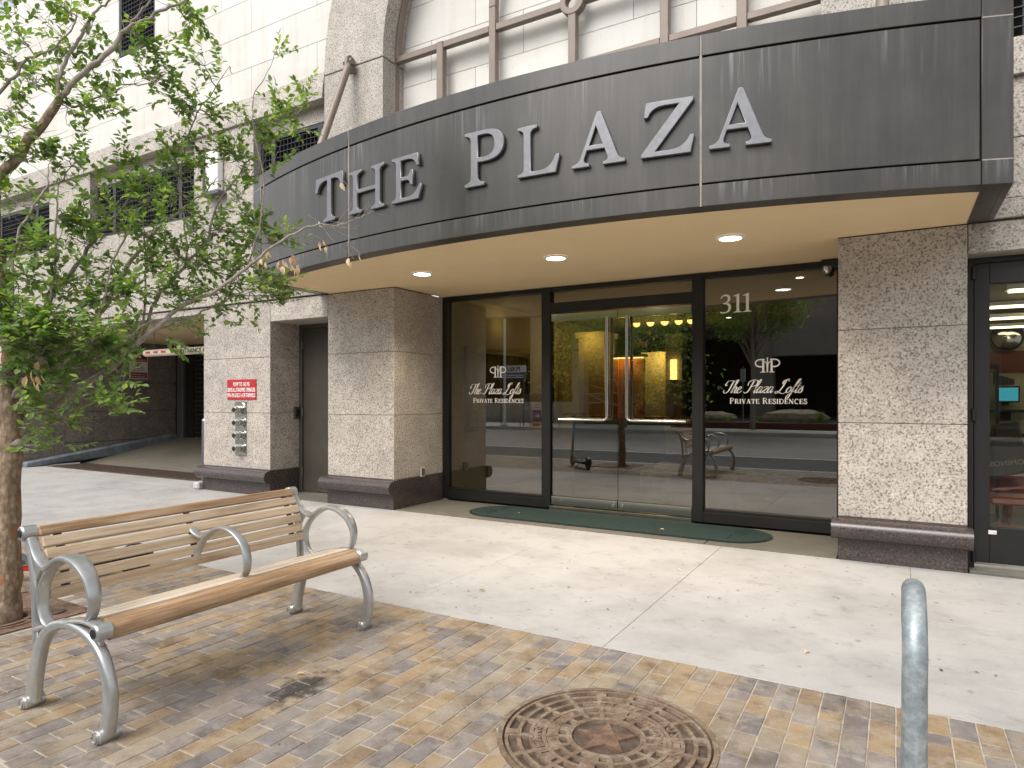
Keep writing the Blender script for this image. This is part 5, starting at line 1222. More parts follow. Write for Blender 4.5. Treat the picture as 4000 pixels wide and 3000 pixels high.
# ------------------------------------------------------------------ tree
LIMBS = [
 ('trunk', [(-4.89,2.02,-0.04),(-4.89,2.02,0.35),(-4.9,2.03,0.84),(-4.9,2.04,1.25),(-4.92,2.05,1.49),(-4.94,2.05,1.77),(-4.98,2.03,2.07),(-5.04,2.01,2.41),(-5.07,2.01,2.66),(-5.07,2.02,2.79),(-5.05,2.04,2.86),(-4.98,2.1,2.96),(-4.91,2.15,3.11),(-4.87,2.19,3.18),(-4.77,2.26,3.37)],[0.072,0.068,0.064,0.06,0.052,0.048,0.044,0.04,0.037,0.035,0.033,0.031,0.029,0.028,0.024]),
 ('up_r',[(-4.77,2.26,3.37),(-4.69,2.36,3.56),(-4.59,2.48,3.74),(-4.54,2.56,3.91),(-4.48,2.66,4.01),(-4.43,2.75,4.11),(-4.37,2.84,4.18),(-4.27,2.95,4.31)],[0.02,0.018,0.016,0.014,0.011,0.01,0.008,0.006]),
 ('up_m',[(-4.77,2.26,3.37),(-4.81,2.27,3.48),(-4.8,2.32,3.68),(-4.76,2.39,3.84),(-4.75,2.43,3.96),(-4.74,2.48,4.06),(-4.7,2.55,4.16),(-4.66,2.61,4.29)],[0.014,0.013,0.012,0.01,0.009,0.008,0.007,0.005]),
 ('up_r2',[(-4.54,2.56,3.91),(-4.5,2.63,4.04),(-4.46,2.69,4.16),(-4.47,2.72,4.29)],[0.009,0.008,0.006,0.005]),
 ('up_l',[(-5.09,2.01,2.66),(-5.12,2.01,3.17),(-5.08,2.05,3.41),(-5.0,2.11,3.52),(-4.97,2.15,3.63),(-4.84,2.24,3.71),(-4.74,2.32,3.85),(-4.72,2.34,3.96)],[0.018,0.014,0.011,0.01,0.009,0.007,0.005,0.004]),
 ('L1',[(-4.84,2.04,1.09),(-4.87,2.1,1.14),(-4.87,2.17,1.21),(-4.84,2.26,1.34),(-4.77,2.37,1.47),(-4.66,2.51,1.59),(-4.54,2.65,1.79),(-4.46,2.77,1.93),(-4.38,2.89,2.07),(-4.24,3.04,2.18),(-4.1,3.19,2.35),(-4.01,3.32,2.51),(-3.86,3.48,2.66),(-3.8,3.59,2.72),(-3.71,3.71,2.73),(-3.63,3.83,2.8),(-3.56,3.94,2.87)],[0.036,0.033,0.03,0.027,0.024,0.022,0.02,0.018,0.015,0.013,0.011,0.01,0.008,0.007,0.005,0.004,0.002]),
 ('L2',[(-4.88,2.08,1.16),(-4.9,2.15,1.33),(-4.87,2.26,1.5),(-4.85,2.36,1.64),(-4.85,2.44,1.73),(-4.89,2.51,1.81),(-4.95,2.56,1.91),(-4.91,2.67,2.15),(-4.94,2.74,2.26),(-4.93,2.83,2.44),(-4.91,2.93,2.59),(-4.87,3.04,2.75),(-4.79,3.17,2.9),(-4.73,3.29,3.03),(-4.71,3.39,3.18)],[0.034,0.031,0.028,0.026,0.024,0.022,0.021,0.019,0.017,0.015,0.012,0.01,0.008,0.006,0.003]),
 ('L3',[(-4.84,2.04,1.4),(-4.85,2.12,1.61),(-4.87,2.18,1.83),(-4.91,2.24,1.99),(-4.92,2.32,2.16),(-4.91,2.41,2.28),(-4.87,2.51,2.48),(-4.84,2.61,2.64),(-4.83,2.7,2.77),(-4.79,2.8,2.97),(-4.76,2.9,3.14)],[0.026,0.023,0.02,0.018,0.016,0.014,0.013,0.011,0.009,0.006,0.003]),
 ('L4',[(-4.56,2.67,1.79),(-4.58,2.76,2.01),(-4.58,2.86,2.19),(-4.51,3.0,2.4),(-4.47,3.13,2.58),(-4.5,3.22,2.85),(-4.45,3.35,3.09),(-4.42,3.47,3.29),(-4.35,3.62,3.5),(-4.26,3.77,3.74)],[0.013,0.012,0.011,0.01,0.009,0.008,0.007,0.005,0.004,0.002]),
 ('L5',[(-4.72,2.0,1.33),(-4.76,2.05,1.4),(-4.71,2.16,1.49),(-4.63,2.28,1.63),(-4.58,2.39,1.68),(-4.5,2.51,1.79),(-4.38,2.66,1.94)],[0.018,0.016,0.014,0.012,0.01,0.007,0.003]),
 ('L6',[(-4.76,1.98,1.73),(-4.79,2.0,2.15),(-4.81,2.04,2.43),(-4.77,2.1,2.61),(-4.74,2.17,2.76),(-4.77,2.2,2.93)],[0.012,0.01,0.009,0.008,0.006,0.003]),
 ('L7',[(-4.72,2.11,1.74),(-4.73,2.18,2.02),(-4.76,2.23,2.26),(-4.82,2.26,2.52),(-4.88,2.3,2.71),(-4.93,2.34,2.9)],[0.011,0.009,0.008,0.007,0.005,0.003]),
 ('L8',[(-4.6,2.65,1.77),(-4.59,2.72,1.99),(-4.64,2.76,2.24),(-4.7,2.79,2.52),(-4.77,2.82,2.73),(-4.76,2.9,2.95)],[0.009,0.008,0.007,0.006,0.005,0.003]),
 ('L9',[(-4.54,2.33,1.81),(-4.54,2.41,2.02),(-4.59,2.46,2.1),(-4.63,2.51,2.29),(-4.6,2.6,2.53),(-4.6,2.68,2.69),(-4.59,2.77,2.85)],[0.011,0.01,0.009,0.008,0.006,0.005,0.003]),
 ('L10',[(-4.59,2.77,1.87),(-4.58,2.84,1.91),(-4.51,2.95,1.96),(-4.39,3.08,2.06),(-4.3,3.2,2.15),(-4.23,3.3,2.22),(-4.09,3.45,2.27),(-3.97,3.59,2.21)],[0.01,0.009,0.008,0.007,0.006,0.005,0.004,0.002]),
 ('L11',[(-4.72,2.34,1.47),(-4.64,2.36,1.46),(-4.56,2.38,1.44),(-4.47,2.4,1.37),(-4.41,2.41,1.33)],[0.006,0.005,0.004,0.003,0.002]),
 ('L12',[(-4.25,3.31,2.39),(-4.2,3.38,2.68),(-4.2,3.42,3.08),(-4.29,3.4,3.49),(-4.32,3.43,3.77),(-4.27,3.49,3.91),(-4.22,3.56,4.14)],[0.007,0.007,0.006,0.005,0.004,0.003,0.002]),
 ('L13',[(-4.45,2.96,2.39),(-4.52,2.98,2.73),(-4.6,2.99,3.03),(-4.59,3.06,3.39),(-4.56,3.13,3.59),(-4.52,3.21,3.74),(-4.45,3.31,3.97)],[0.008,0.007,0.006,0.006,0.005,0.004,0.002]),
 ('L14',[(-4.82,2.28,3.39),(-4.76,2.36,3.36),(-4.69,2.46,3.45),(-4.59,2.56,3.55),(-4.5,2.66,3.57),(-4.4,2.76,3.64)],[0.008,0.007,0.006,0.005,0.004,0.002]),
 ('L15',[(-4.87,2.03,1.49),(-4.93,1.91,1.65),(-5.04,1.77,1.81),(-5.23,1.58,2.03)],[0.025,0.022,0.016,0.008]),
 ('L16',[(-4.93,2.05,1.25),(-5.26,2.07,1.33),(-5.65,2.05,1.5),(-6.12,1.99,1.6)],[0.02,0.016,0.012,0.006]),
]
CL = [(-5.07,2.14,3.96,0.15,3),(-4.82,2.28,4.01,0.12,2),(-5.07,2.14,3.65,0.19,4),(-4.94,2.21,3.49,0.15,3),(-4.9,2.35,3.77,0.16,3),(-4.78,2.42,3.94,0.14,3),(-4.68,2.48,3.54,0.19,4),(-4.96,2.09,3.26,0.17,3),(-4.78,2.42,3.3,0.19,3),(-4.6,2.53,3.33,0.19,3),(-4.54,2.8,3.64,0.2,5),(-4.53,2.68,3.87,0.12,3),(-4.51,2.93,3.55,0.2,5),(-4.41,2.99,4.19,0.13,2),(-4.47,3.07,4.13,0.13,2),(-4.46,2.96,3.87,0.15,3),(-4.48,3.18,3.55,0.21,4),(-4.53,3.03,3.29,0.21,4),(-4.6,2.87,3.11,0.2,4),(-4.7,2.7,3.11,0.2,2),(-4.75,2.56,3.04,0.2,3),(-4.83,2.4,2.98,0.19,4),(-4.9,2.24,3.02,0.17,4),(-4.96,2.09,2.96,0.15,3),(-4.89,2.02,2.67,0.16,3),(-4.83,2.16,2.73,0.12,2),(-4.86,2.38,2.63,0.21,5),(-4.78,2.54,2.75,0.2,3),(-4.7,2.7,2.82,0.2,5),(-4.59,2.88,2.88,0.2,5),(-4.53,3.15,3.16,0.21,5),(-4.41,3.33,3.29,0.18,5),(-4.36,3.48,3.57,0.16,4),(-4.28,3.64,3.74,0.14,3),(-4.26,3.77,3.7,0.13,2),(-4.24,3.89,3.93,0.11,2),(-4.34,3.49,3.17,0.16,4),(-4.45,3.31,2.98,0.18,4),(-4.36,3.48,2.81,0.14,4),(-4.34,3.61,3.45,0.12,3),(-4.82,2.06,2.41,0.18,3),(-4.76,2.21,2.4,0.18,4),(-4.78,2.42,2.44,0.19,5),(-4.69,2.59,2.54,0.2,3),(-4.57,2.78,2.6,0.2,5),(-4.53,3.03,2.65,0.21,4),(-4.43,3.21,2.67,0.17,5),(-4.31,3.39,2.58,0.14,4),(-4.22,3.56,2.62,0.1,3),(-4.13,3.61,2.66,0.08,2),(-4.84,2.04,2.18,0.18,4),(-4.79,2.19,2.13,0.18,5),(-4.71,2.35,2.2,0.19,4),(-4.72,2.58,2.29,0.2,5),(-4.62,2.75,2.34,0.2,6),(-4.52,2.92,2.38,0.2,6),(-4.51,3.16,2.44,0.19,6),(-4.33,3.27,2.33,0.16,5),(-4.24,3.43,2.32,0.16,5),(-4.12,3.5,2.24,0.12,3),(-4.02,3.56,2.15,0.1,2),(-4.77,1.97,1.94,0.17,6),(-4.62,2.06,1.9,0.17,8),(-4.67,2.26,1.93,0.18,7),(-4.6,2.41,1.98,0.17,5),(-4.53,2.57,2.06,0.17,4),(-4.54,2.8,2.12,0.18,5),(-4.44,2.97,2.14,0.17,4),(-4.35,3.14,2.23,0.17,5),(-4.36,3.25,2.03,0.1,2),(-4.21,3.34,2.15,0.12,3),(-4.09,3.52,2.17,0.1,3),(-4.61,1.94,1.72,0.17,8),(-4.56,2.09,1.73,0.17,8),(-4.51,2.24,1.75,0.16,7),(-4.44,2.39,1.78,0.17,6),(-4.53,2.57,1.87,0.12,3),(-4.51,2.93,1.82,0.08,2),(-4.49,3.06,1.91,0.08,2),(-4.73,1.99,1.57,0.16,4),(-4.63,2.16,1.59,0.16,6),(-4.43,2.4,1.61,0.1,3),(-4.35,2.44,1.55,0.07,2),(-4.26,2.26,1.36,0.1,4),(-4.19,2.3,1.33,0.06,2),(-4.56,2.2,1.26,0.11,3),(-4.6,2.18,1.13,0.1,2),(-4.63,2.05,1.08,0.06,1),(-4.59,2.07,1.35,0.1,2),(-4.55,2.21,1.4,0.1,2),(-4.8,1.83,1.8,0.2,5),(-4.95,1.86,2.29,0.24,4),(-5.04,1.93,2.8,0.24,3),(-5.13,1.99,3.33,0.22,2),(-5.18,1.96,3.75,0.22,2),(-4.83,2.4,4.27,0.21,3),(-4.55,2.67,4.32,0.21,3),(-4.97,2.08,4.15,0.2,3),(-5.16,1.74,1.97,0.24,4),(-5.41,1.83,2.58,0.25,4),(-4.28,3.64,4.17,0.06,1)]
DL = [(-4.09,3.35,2.5,6),(-4.12,3.33,2.45,4),(-3.98,3.41,2.43,5),(-3.9,3.46,2.45,5),(-3.88,3.47,2.39,4),(-3.79,3.64,2.59,4),(-3.65,3.78,2.5,2),(-3.6,3.8,2.53,1),(-3.98,3.41,2.4,3),(-4.07,3.3,2.38,2),(-4.51,2.01,1.53,6),(-4.49,2.01,1.57,3),(-3.69,3.76,3.06,1),(-4.72,2.57,3.83,1),(-3.84,3.61,2.75,1)]
tree = thing('street_tree', (-4.89, 2.02, 0), 'young leafy elm with flaking bark growing from the rusted grate beside the bench', 'tree')
def wob(pts, rs, sub=4, amp=.008):
    c = []; k = []; P = [Vector(p) for p in pts]; P = [P[0]] + P + [P[-1]]
    for i in range(1, len(P)-2):
        p0, p1, p2, p3 = P[i-1:i+3]
        for j in range(sub):
            t = j/sub; v = .5*((2*p1)+(-p0+p2)*t+(2*p0-5*p1+4*p2-p3)*t*t+(-p0+3*p1-3*p2+p3)*t**3)
            c.append(v+Vector([rnd.uniform(-amp, amp) for _ in range(3)])*(.3+.7*(j > 0))); k.append(rs[i-1]*(1-t)+rs[i]*t)
    c.append(P[-2]); k.append(rs[-1]); return c, k
limb_pts = []
for nm, pts, rs in LIMBS:
    c, k = wob(pts, rs, 5, .0035 if nm == 'trunk' else .007)
    if nm == 'trunk':
        k = [r*(1+.07*sin(i*1.7)+rnd.uniform(-.05,.05)) for i, r in enumerate(k)]
        nn = 22; mb = MB().tube(c, k, nn)
        for i in range(len(mb.v)):                       # flaking plates: uneven surface
            ci = min(i//nn, len(c)-1); cc = c[ci]; v = Vector(mb.v[i]); mb.v[i] = tuple(cc+(v-cc)*(1+rnd.uniform(-.06, .07)))
        mb.ob('trunk', M['bark'], tree, smooth='all')
    else:
        MB().tube(c, [r*(1+rnd.uniform(-.08,.08)) for r in k], 9 if k[0] > .012 else 6).ob('limb', M['bark'] if nm in ('L1','L2','L3','L15','L16') and 0 else M['limb'], tree, smooth='all')
    if nm != 'trunk': limb_pts += c[::2]
    else: limb_pts += c[28:]
tw = MB(); lv = MB(); ded = MB(); lr = random.Random(11)
def leaf(mb, p, d, L, up=None, w=.56, fold=.25, droop=.12):
    d = d.normalized(); a = up or Vector((lr.uniform(-.6,.6), lr.uniform(-.6,.6), 1)); s_ = d.cross(a)
    if s_.length < 1e-3: s_ = d.cross(Vector((1,0,0)))
    s_.normalize(); n = s_.cross(d)
    W = L*w/2; tip = p+d*L-n*L*droop; q1 = p+d*L*.32; q2 = p+d*L*.68-n*L*droop*.35
    e = n*W*fold
    mb.add([p, q1+s_*W*.92+e, q2+s_*W*.78+e, tip, q2-s_*W*.78+e, q1-s_*W*.92+e, q1, q2], [(0,6,1),(6,7,2,1),(7,3,2),(0,5,6),(6,5,4,7),(7,4,3)])
def rv(s_=1.): return Vector([lr.gauss(0, 1) for _ in range(3)]).normalized()*s_
def twig(p, d, L, n, r0=.0018, leaves=True, mb=None, lsz=(.038,.064)):
    pts = [p]; dd = d.normalized()
    for i in range(4):
        dd = (dd+rv(.22)+Vector((0,0,.05))).normalized(); pts.append(pts[-1]+dd*L/4)
    tw.tube(pts, [r0, r0*.85, r0*.7, r0*.55, r0*.4], 4, cap=False)
    if leaves:
        for i in range(n):
            t = (i+.6)/n*4; j = min(3, int(t)); q_ = pts[j].lerp(pts[j+1], t-j); ax = (pts[j+1]-pts[j]).normalized()
            sd = ax.cross(Vector((0,0,1))+rv(.5)); sd.normalize(); sd *= (1 if i % 2 else -1)
            dl = (ax*.75+sd*.9+Vector((0,0,lr.uniform(-.45,.25)))).normalized()
            leaf(mb or lv, q_, dl, lr.uniform(*lsz))
        leaf(mb or lv, pts[-1], dd, lr.uniform(*lsz))
    return pts
for (x, y, z, r, wt) in CL:
    c = Vector((x, y, z)); near = min(limb_pts, key=lambda q_: (q_-c).length+(.35 if q_.z > c.z+.05 else 0))
    off = rv(r*.3); m1 = near.lerp(c+off, .5)+rv(.04); e = c+off
    pts = [near, near.lerp(m1, .55)+rv(.02), m1, m1.lerp(e, .5)+rv(.03), e]
    if (near-c).length < 1.1: tw.tube(pts, [.0052,.0045,.0038,.003,.0022], 5, cap=False)
    grow = (e-near).normalized() if (e-near).length > .05 else rv()
    for k in range(int(wt*3.0+.5)):
        src = pts[lr.randint(1, 4)]; st_ = src+rv(r*lr.uniform(.1, .95))*Vector((1,1,1)).length/1.732
        st_ = c+(st_-c)*.9
        d = (grow*.6+Vector((0,0,.35))+rv(.9)).normalized()
        L = lr.uniform(.10, .24); tw_ = twig(st_, d, L, lr.randint(7, 13))
        if (st_-src).length < .30: tw.tube([src, src.lerp(st_, .5)+rv(.012), st_], [.0026,.0022,.0018], 4, cap=False)
# bare twigs poking out
for k in range(150):
    q_ = limb_pts[lr.randrange(len(limb_pts))]; twig(q_, (rv(.9)+Vector((0,.1,.6))), lr.uniform(.12,.32), 0, .0022, False)
for (x, y, z, n) in DL:
    c = Vector((x, y, z))
    for k in range(n):
        p = c+rv(lr.uniform(.0,.07)); d = Vector((lr.uniform(-.6,.6), lr.uniform(-.4,.4), -1.)); leaf(ded, p, d, lr.uniform(.052,.072), Vector((lr.uniform(-1,1), -1, .2)), .55, .3, .2)
    tw.tube([c+Vector((-.06,-.02,.06)), c+Vector((0,0,.02)), c+Vector((.03,.01,-.02))], .0015, 4, cap=False)
# leafless tip over the letters
tip = Vector((-3.8, 3.59, 2.72))
for d, L in (((.25,.2,1),.34),((.5,.3,.9),.18),((.4,.35,-.6),.26),((.7,.6,-.35),.22),((.9,.9,-.1),.25),((.2,.2,-1),.20)): twig(tip+Vector((.1,.14,.02))*lr.uniform(.2,1.4), Vector(d), L, 0, .0024, False)
o = tw.ob('twigs', M['limb'], tree, smooth='all'); tag(o, kind='stuff')
o = lv.ob('crown', M['leaf'], tree, smooth='all'); tag(o, kind='stuff'); crown_me = o.data
o = ded.ob('dry_leaves', M['dead_leaf'], tree); tag(o, kind='stuff')
rebase(tree)

# ------------------------------------------------------------------ scooter behind the tree
sct = thing('electric_scooter', (-5.5, 2.7, 0), 'dark stand up scooter with a cyan banded stem parked behind the tree', 'scooter')
fx_, fy_ = -5.86, 2.36; rx_, ry_ = -5.22, 3.02
dv = Vector((rx_-fx_, ry_-fy_, 0)).normalized(); sv = Vector((-dv.y, dv.x, 0)); F_ = Vector((fx_, fy_, 0))
def P3(a, b, c): v = F_+dv*a+sv*b; return (v.x, v.y, c)
def wheel(a, nm='wheel'):
    mb = MB(); n = 20; base = 0
    for r, w_ in ((.06,.022),(.10,.024),(.115,.012),(.115,-.012),(.10,-.024),(.06,-.022)):
        for k in range(n): t = 2*pi*k/n; mb.v.append(P3(a+r*cos(t), w_, .115+r*sin(t)))
    for i in range(5):
        for k in range(n): p = i*n+k; q_ = i*n+(k+1) % n; mb.f.append((p, q_, q_+n, p+n))
    mb.f.append(tuple(range(n))); mb.f.append(tuple(range(5*n, 6*n))[::-1]); return mb.ob(nm, M['rubber'], sct, smooth=True)
wheel(0); wheel(.92)
def hexa(pts, nm, m, bev=.004): return MB().add(pts, [(0,3,2,1),(4,5,6,7),(0,1,5,4),(1,2,6,5),(2,3,7,6),(3,0,4,7)]).ob(nm, M[m], sct, bevel=bev)
hexa([P3(.16,-.075,.10),P3(.80,-.075,.10),P3(.80,.075,.10),P3(.16,.075,.10),P3(.16,-.075,.15),P3(.80,-.075,.15),P3(.80,.075,.15),P3(.16,.075,.15)], 'deck', 'black')
hexa([P3(.16,-.081,.105),P3(.42,-.081,.105),P3(.42,-.076,.105),P3(.16,-.076,.105),P3(.16,-.081,.14),P3(.42,-.081,.14),P3(.42,-.076,.14),P3(.16,-.076,.14)], 'side_stripe', 'red_refl', 0)
hexa([P3(.18,-.085,.142),P3(.78,-.085,.142),P3(.78,.08,.142),P3(.18,.08,.142),P3(.18,-.085,.153),P3(.78,-.085,.153),P3(.78,.08,.153),P3(.18,.08,.153)], 'deck_edge', 'steel', 0)
MB().tube([P3(-.02,0,.22),P3(.06,0,.70),P3(.115,0,1.08)], .026, 12).ob('stem', M['grey_paint'], sct, smooth=True)
MB().tube([P3(.045,0,.60),P3(.083,0,.86)], .028, 12, cap=False).ob('stem_band', M['cyan'], sct, smooth=True)
MB().tube([P3(.11,-.23,1.07),P3(.10,-.1,1.09),P3(.10,.1,1.09),P3(.11,.23,1.07)], .013, 8).ob('handlebar', M['black'], sct, smooth=True)
for s_ in (-1, 1): MB().tube([P3(.11,s_*.15,1.083),P3(.115,s_*.25,1.066)], .019, 8).ob('grip', M['rubber'], sct, smooth=True)
MB().tube([P3(0,.03,.115),P3(0,.03,.23),P3(0,-.03,.23),P3(0,-.03,.115)], .012, 6).ob('fork', M['grey_paint'], sct)
MB().tube([P3(-.01,0,.24),P3(.10,0,.22),P3(.22,0,.14)], .032, 8).ob('neck', M['grey_paint'], sct, smooth=True)
fd_ = MB()
for k in range(8):
    t = 2.4-k*.33; 
    for s_ in (-.032, .032): fd_.v.append(P3(.92+.135*cos(t), s_, .115+.135*sin(t)))
for k in range(7): fd_.f.append((2*k, 2*k+1, 2*k+3, 2*k+2))
o = fd_.ob('rear_fender', M['black'], sct); md = o.modifiers.new('s', 'SOLIDIFY'); md.thickness = .006
MB().tube([P3(.62,.06,.12),P3(.66,.16,.02)], .008, 6).ob('kickstand', M['black'], sct)
hexa([P3(.70,-.088,.155),P3(.80,-.088,.155),P3(.80,-.02,.155),P3(.70,-.02,.155),P3(.70,-.088,.175),P3(.80,-.088,.175),P3(.80,-.02,.175),P3(.70,-.02,.175)], 'orange_tag', 'orange', .003)
rebase(sct)

# ------------------------------------------------------------------ litter
lt_ = MB(); 
for k in range(90):
    x, y = rnd.uniform(-6.5, 1.5), rnd.uniform(3.6, 6.3); 
    leaf(lt_, Vector((x, y, .004)), Vector((rnd.uniform(-1,1), rnd.uniform(-1,1), .02)), rnd.uniform(.010,.030), Vector((0,0,1)), .5, .2, .0)
for k in range(60):
    x, y = rnd.uniform(-5.5, 1.0), rnd.uniform(1.4, 3.4); leaf(lt_, Vector((x, y, .006)), Vector((rnd.uniform(-1,1), rnd.uniform(-1,1), .02)), rnd.uniform(.008,.018), Vector((0,0,1)), .5, .2, .0)
o = lt_.ob('leaf_litter', plain('brown litter', (.13,.085,.035), .9, var=.5, scale=3), None); tag(o, kind='stuff')
fl_ = None
for i, (x, y, mname, lab) in enumerate(((-2.62, 4.02, 'leaf', 'curled green leaf lying on the concrete right of the bench'), (-3.9, 6.86, 'dead_leaf', 'dry leaf on the left part of the green doormat'), (-2.1, 6.78, 'dead_leaf', 'dry orange leaf near the middle of the green doormat'), (-.42, 3.98, 'dead_leaf', 'tiny orange leaf on the pavement left of the bike rack'), (-1.55, 5.33, 'dead_leaf', 'brown curled leaf on the pavement before the right glass pane'), (-2.62, 2.33, 'dead_leaf', 'yellow leaf at the edge of the dark stain under the bench'), (.62, 3.75, 'leaf', 'dark curled leaf on the pavement right of the bike rack'))):
    mb = MB(); z = .024 if 6.6 < y < 7.4 else .004
    leaf(mb, Vector((0,0,0)), Vector((.8,.5,.15)), .05, Vector((.1,.2,1)), .5, .5, .25); o = mb.ob('fallen_leaf', M[mname], None); o.location = (x, y, z+.004); o.rotation_euler = (0,0,i*1.3); tag(o, lab, 'leaf', 'fallen leaves')

# ------------------------------------------------------------------ across the street (seen in the glass)
fb = thing('parking_garage_building', (-8, -30, 0), 'concrete parking garage across the street with a dark open ground floor', 'building')
MB().box(-6.4,40,-28,-27,3.95,7.6).ob('beam', M['far_concrete'], fb); MB().box(-60,40,-46,-45,-.2,16).ob('back_wall', M['wall_dark'], fb)
MB().box(-60,40,-45,-27,7.6,8.2).ob('roof', M['far_concrete'], fb); MB().box(-60,-6.4,-29,-28,5.2,7.6).ob('beam', M['wall_dark'], fb)
for x in (-34,-22.5,-6.9,4,15): MB().box(x-.5,x+.5,-28.2,-27.2,-.1,7.6).ob('column', M['far_concrete'], fb)
MB().box(-15.6,-14.9,-19.2,-18.5,0,5.0).ob('gate_pier', M['far_concrete'], fb); MB().box(-24,-15.6,-19.4,-18.8,0,1.2).ob('low_wall', M['far_concrete'], fb); MB().box(-60,40,-45,-27,-.18,-.02).ob('floor', M['asphalt_pale'], fb)
for k in range(5): MB().box(-60+k*20,-60+k*20+19,-45.5,-44.5,8.2,14).ob('upper_wall', M['far_concrete'], fb)
rebase(fb)
po = thing('sign_pole', (-17.3, -14, 0), 'tall pale pole at the far kerb mirrored in the left pane', 'pole'); MB().tube([(-17.3,-14,0),(-17.3,-14,5.6)], .065, 12).ob('pole', M['white'], po, smooth=True); MB().lathe([(.2,0),(.2,.05),(.07,.12)], (-17.3,-14,0), 'z', 12).ob('base', M['kerb'], po); rebase(po)
ps = thing('public_parking_sign', (-17.1, -14.4, 2.4), 'blue and white PUBLIC PARKING board across the street', 'sign')
BK = Matrix.Rotation(R(180), 4, 'Z') @ FACE
MB().box(-17.95,-16.3,-14.5,-14.42,2.75,3.10).ob('white_board', M['white'], ps); MB().box(-17.95,-16.3,-14.5,-14.42,2.40,2.745).ob('blue_board', M['navy'], ps)
text_ob('lettering', 'PUBLIC', .30, (-17.12,-14.41,2.82), 'navy', ps, .01, rot=BK, bold=.008); 
for z in (2.5,2.6): MB().box(-17.8,-16.45,-14.42,-14.41,z-.02,z+.02).ob('white_line', M['white'], ps)
for x in (-17.8,-16.45): MB().tube([(x,-14.46,0),(x,-14.46,2.4)], .03, 8).ob('post', M['grey_paint'], ps)
rebase(ps)
af = thing('a_frame_sign', (-16.0, -15.2, 0), 'blue and white Public Parking arrow board with an orange sandbag', 'sign')
MB().prism([(-15.2,.05),(-15.0,1.22),(-15.06,1.22),(-15.28,.05)], -16.3, -15.75, 'x').ob('board', M['white'], af)
MB().add([(-16.28,-15.165,.20),(-15.77,-15.165,.20),(-15.77,-15.058,.82),(-16.28,-15.058,.82)], [(0,1,2,3)]).ob('blue_field', M['navy'], af)
TL = Matrix.Rotation(R(9.7), 4, 'X')
for s_, z in (('Public', 1.04), ('Parking', .90)): text_ob('lettering', s_, .15, (-16.02, -15.165+(z-.2)*.173+.012, z), 'navy', af, .002, rot=BK)
ar = MB()
for (p, q_) in (((-.16,.5),(.16,.5)), ((.02,.62),(.16,.5)), ((.02,.38),(.16,.5))):
    ar.tube([(-16.02-p[0]*-1, -15.14+(p[1]-.2)*.173, p[1]), (-16.02+q_[0], -15.14+(q_[1]-.2)*.173, q_[1])], .022, 6)
ar.ob('arrow', M['white'], af)
sb = MB().lathe([(.0,0),(.2,.02),(.25,.08),(.18,.15),(.0,.17)], (-16.0,-14.95,0), 'z', 14).ob('sandbag', M['orange'], af, smooth=True); rebase(af)
hp0 = None
for x in (-15.2,-16.9):
    h = MB().tube([(-.0,0,0),(0,0,.6)]+[(.3-.3*cos(a),0,.6+.3*sin(a)) for a in [pi*k/8 for k in range(1,8)]]+[(.6,0,.6),(.6,0,0)], .028, 8).ob('bike_hoop', M['galv'], None, smooth=True); h.location = (x, -14.9, .005)
    tag(h, 'steel bike hoop across the street right of the parking arrow board' if x > -16 else 'steel bike hoop across the street between pole and parking arrow board', 'bike rack', 'bike hoops across the street')
def truck(x, y, rz, m, lab):
    t = thing('pickup_truck', (0,0,0), lab, 'pickup truck', 'trucks parked in the garage across the street')
    MB().prism([(-2.7,.55),(-2.75,.95),(-2.6,1.18),(-1.35,1.25),(-.75,1.85),(.85,1.88),(1.15,1.28),(2.75,1.25),(2.78,.55)], -.98, .98, 'y').ob('body', M[m], t, bevel=.05)
    for s_ in (-1, 1):
        MB().prism([(-1.15,1.28),(-.68,1.76),(.05,1.78),(.05,1.28)], s_*.985-.01, s_*.985+.01, 'y').ob('window', M['black_metal'], t)
        for xx in (-1.75, 1.8):
            wl = MB().lathe([(.25,-.12),(.40,-.12),(.42,-.06),(.42,.06),(.40,.12),(.25,.12)], (xx,s_*.90,.42), 'y', 20).ob('wheel', M['rubber'], t, smooth=True); MB().lathe([(.23,-.125),(.23,.125)], (xx,s_*.90,.42), 'y', 12).ob('rim', M['steel'], wl)
        MB().box(-2.79,-2.70,s_*.70-.18,s_*.70+.18,.88,1.08).ob('headlight', M['head'], t)
    MB().prism([(-1.40,1.27),(-.80,1.82),(-.83,1.83),(-1.44,1.28)], -.85, .85, 'y').ob('windscreen', M['black_metal'], t)
    MB().box(-2.80,-2.72,-.5,.5,.72,1.08).ob('grille', M['chrome'], t); MB().box(-2.86,-2.70,-.95,.95,.5,.68).ob('bumper', M['chrome'], t); MB().box(-2.875,-2.86,-.17,.17,.53,.65).ob('number_plate', M['white'], t)
    t.location = (x, y, -.15); t.rotation_euler = (0,0,rz); return t
truck(-16.5,-24.0,R(93),'truck','black pickup truck in the garage opposite, left of the far tree'); truck(-12.5,-26.5,R(88),'truck2','charcoal pickup truck in the garage opposite behind the bench reflection'); truck(-20.8,-25.0,R(92),'truck2','charcoal pickup truck in the garage opposite beside the pale pole')
struct('planting_bed', MB().prism([(-8.9,-19),(-7.5,-17.2),(30,-17.0),(30,-27),(-9.5,-27)], -.1, .25, 'z'), M['gravel']); struct('bed_kerb', MB().box(-9.5,30,-17.0,-16.7,-.1,.30), M['maroon']); struct('turf_strip', MB().box(-14.5,-9.4,-26,-18.6,-.1,.2), M['turf'])
bl0 = None
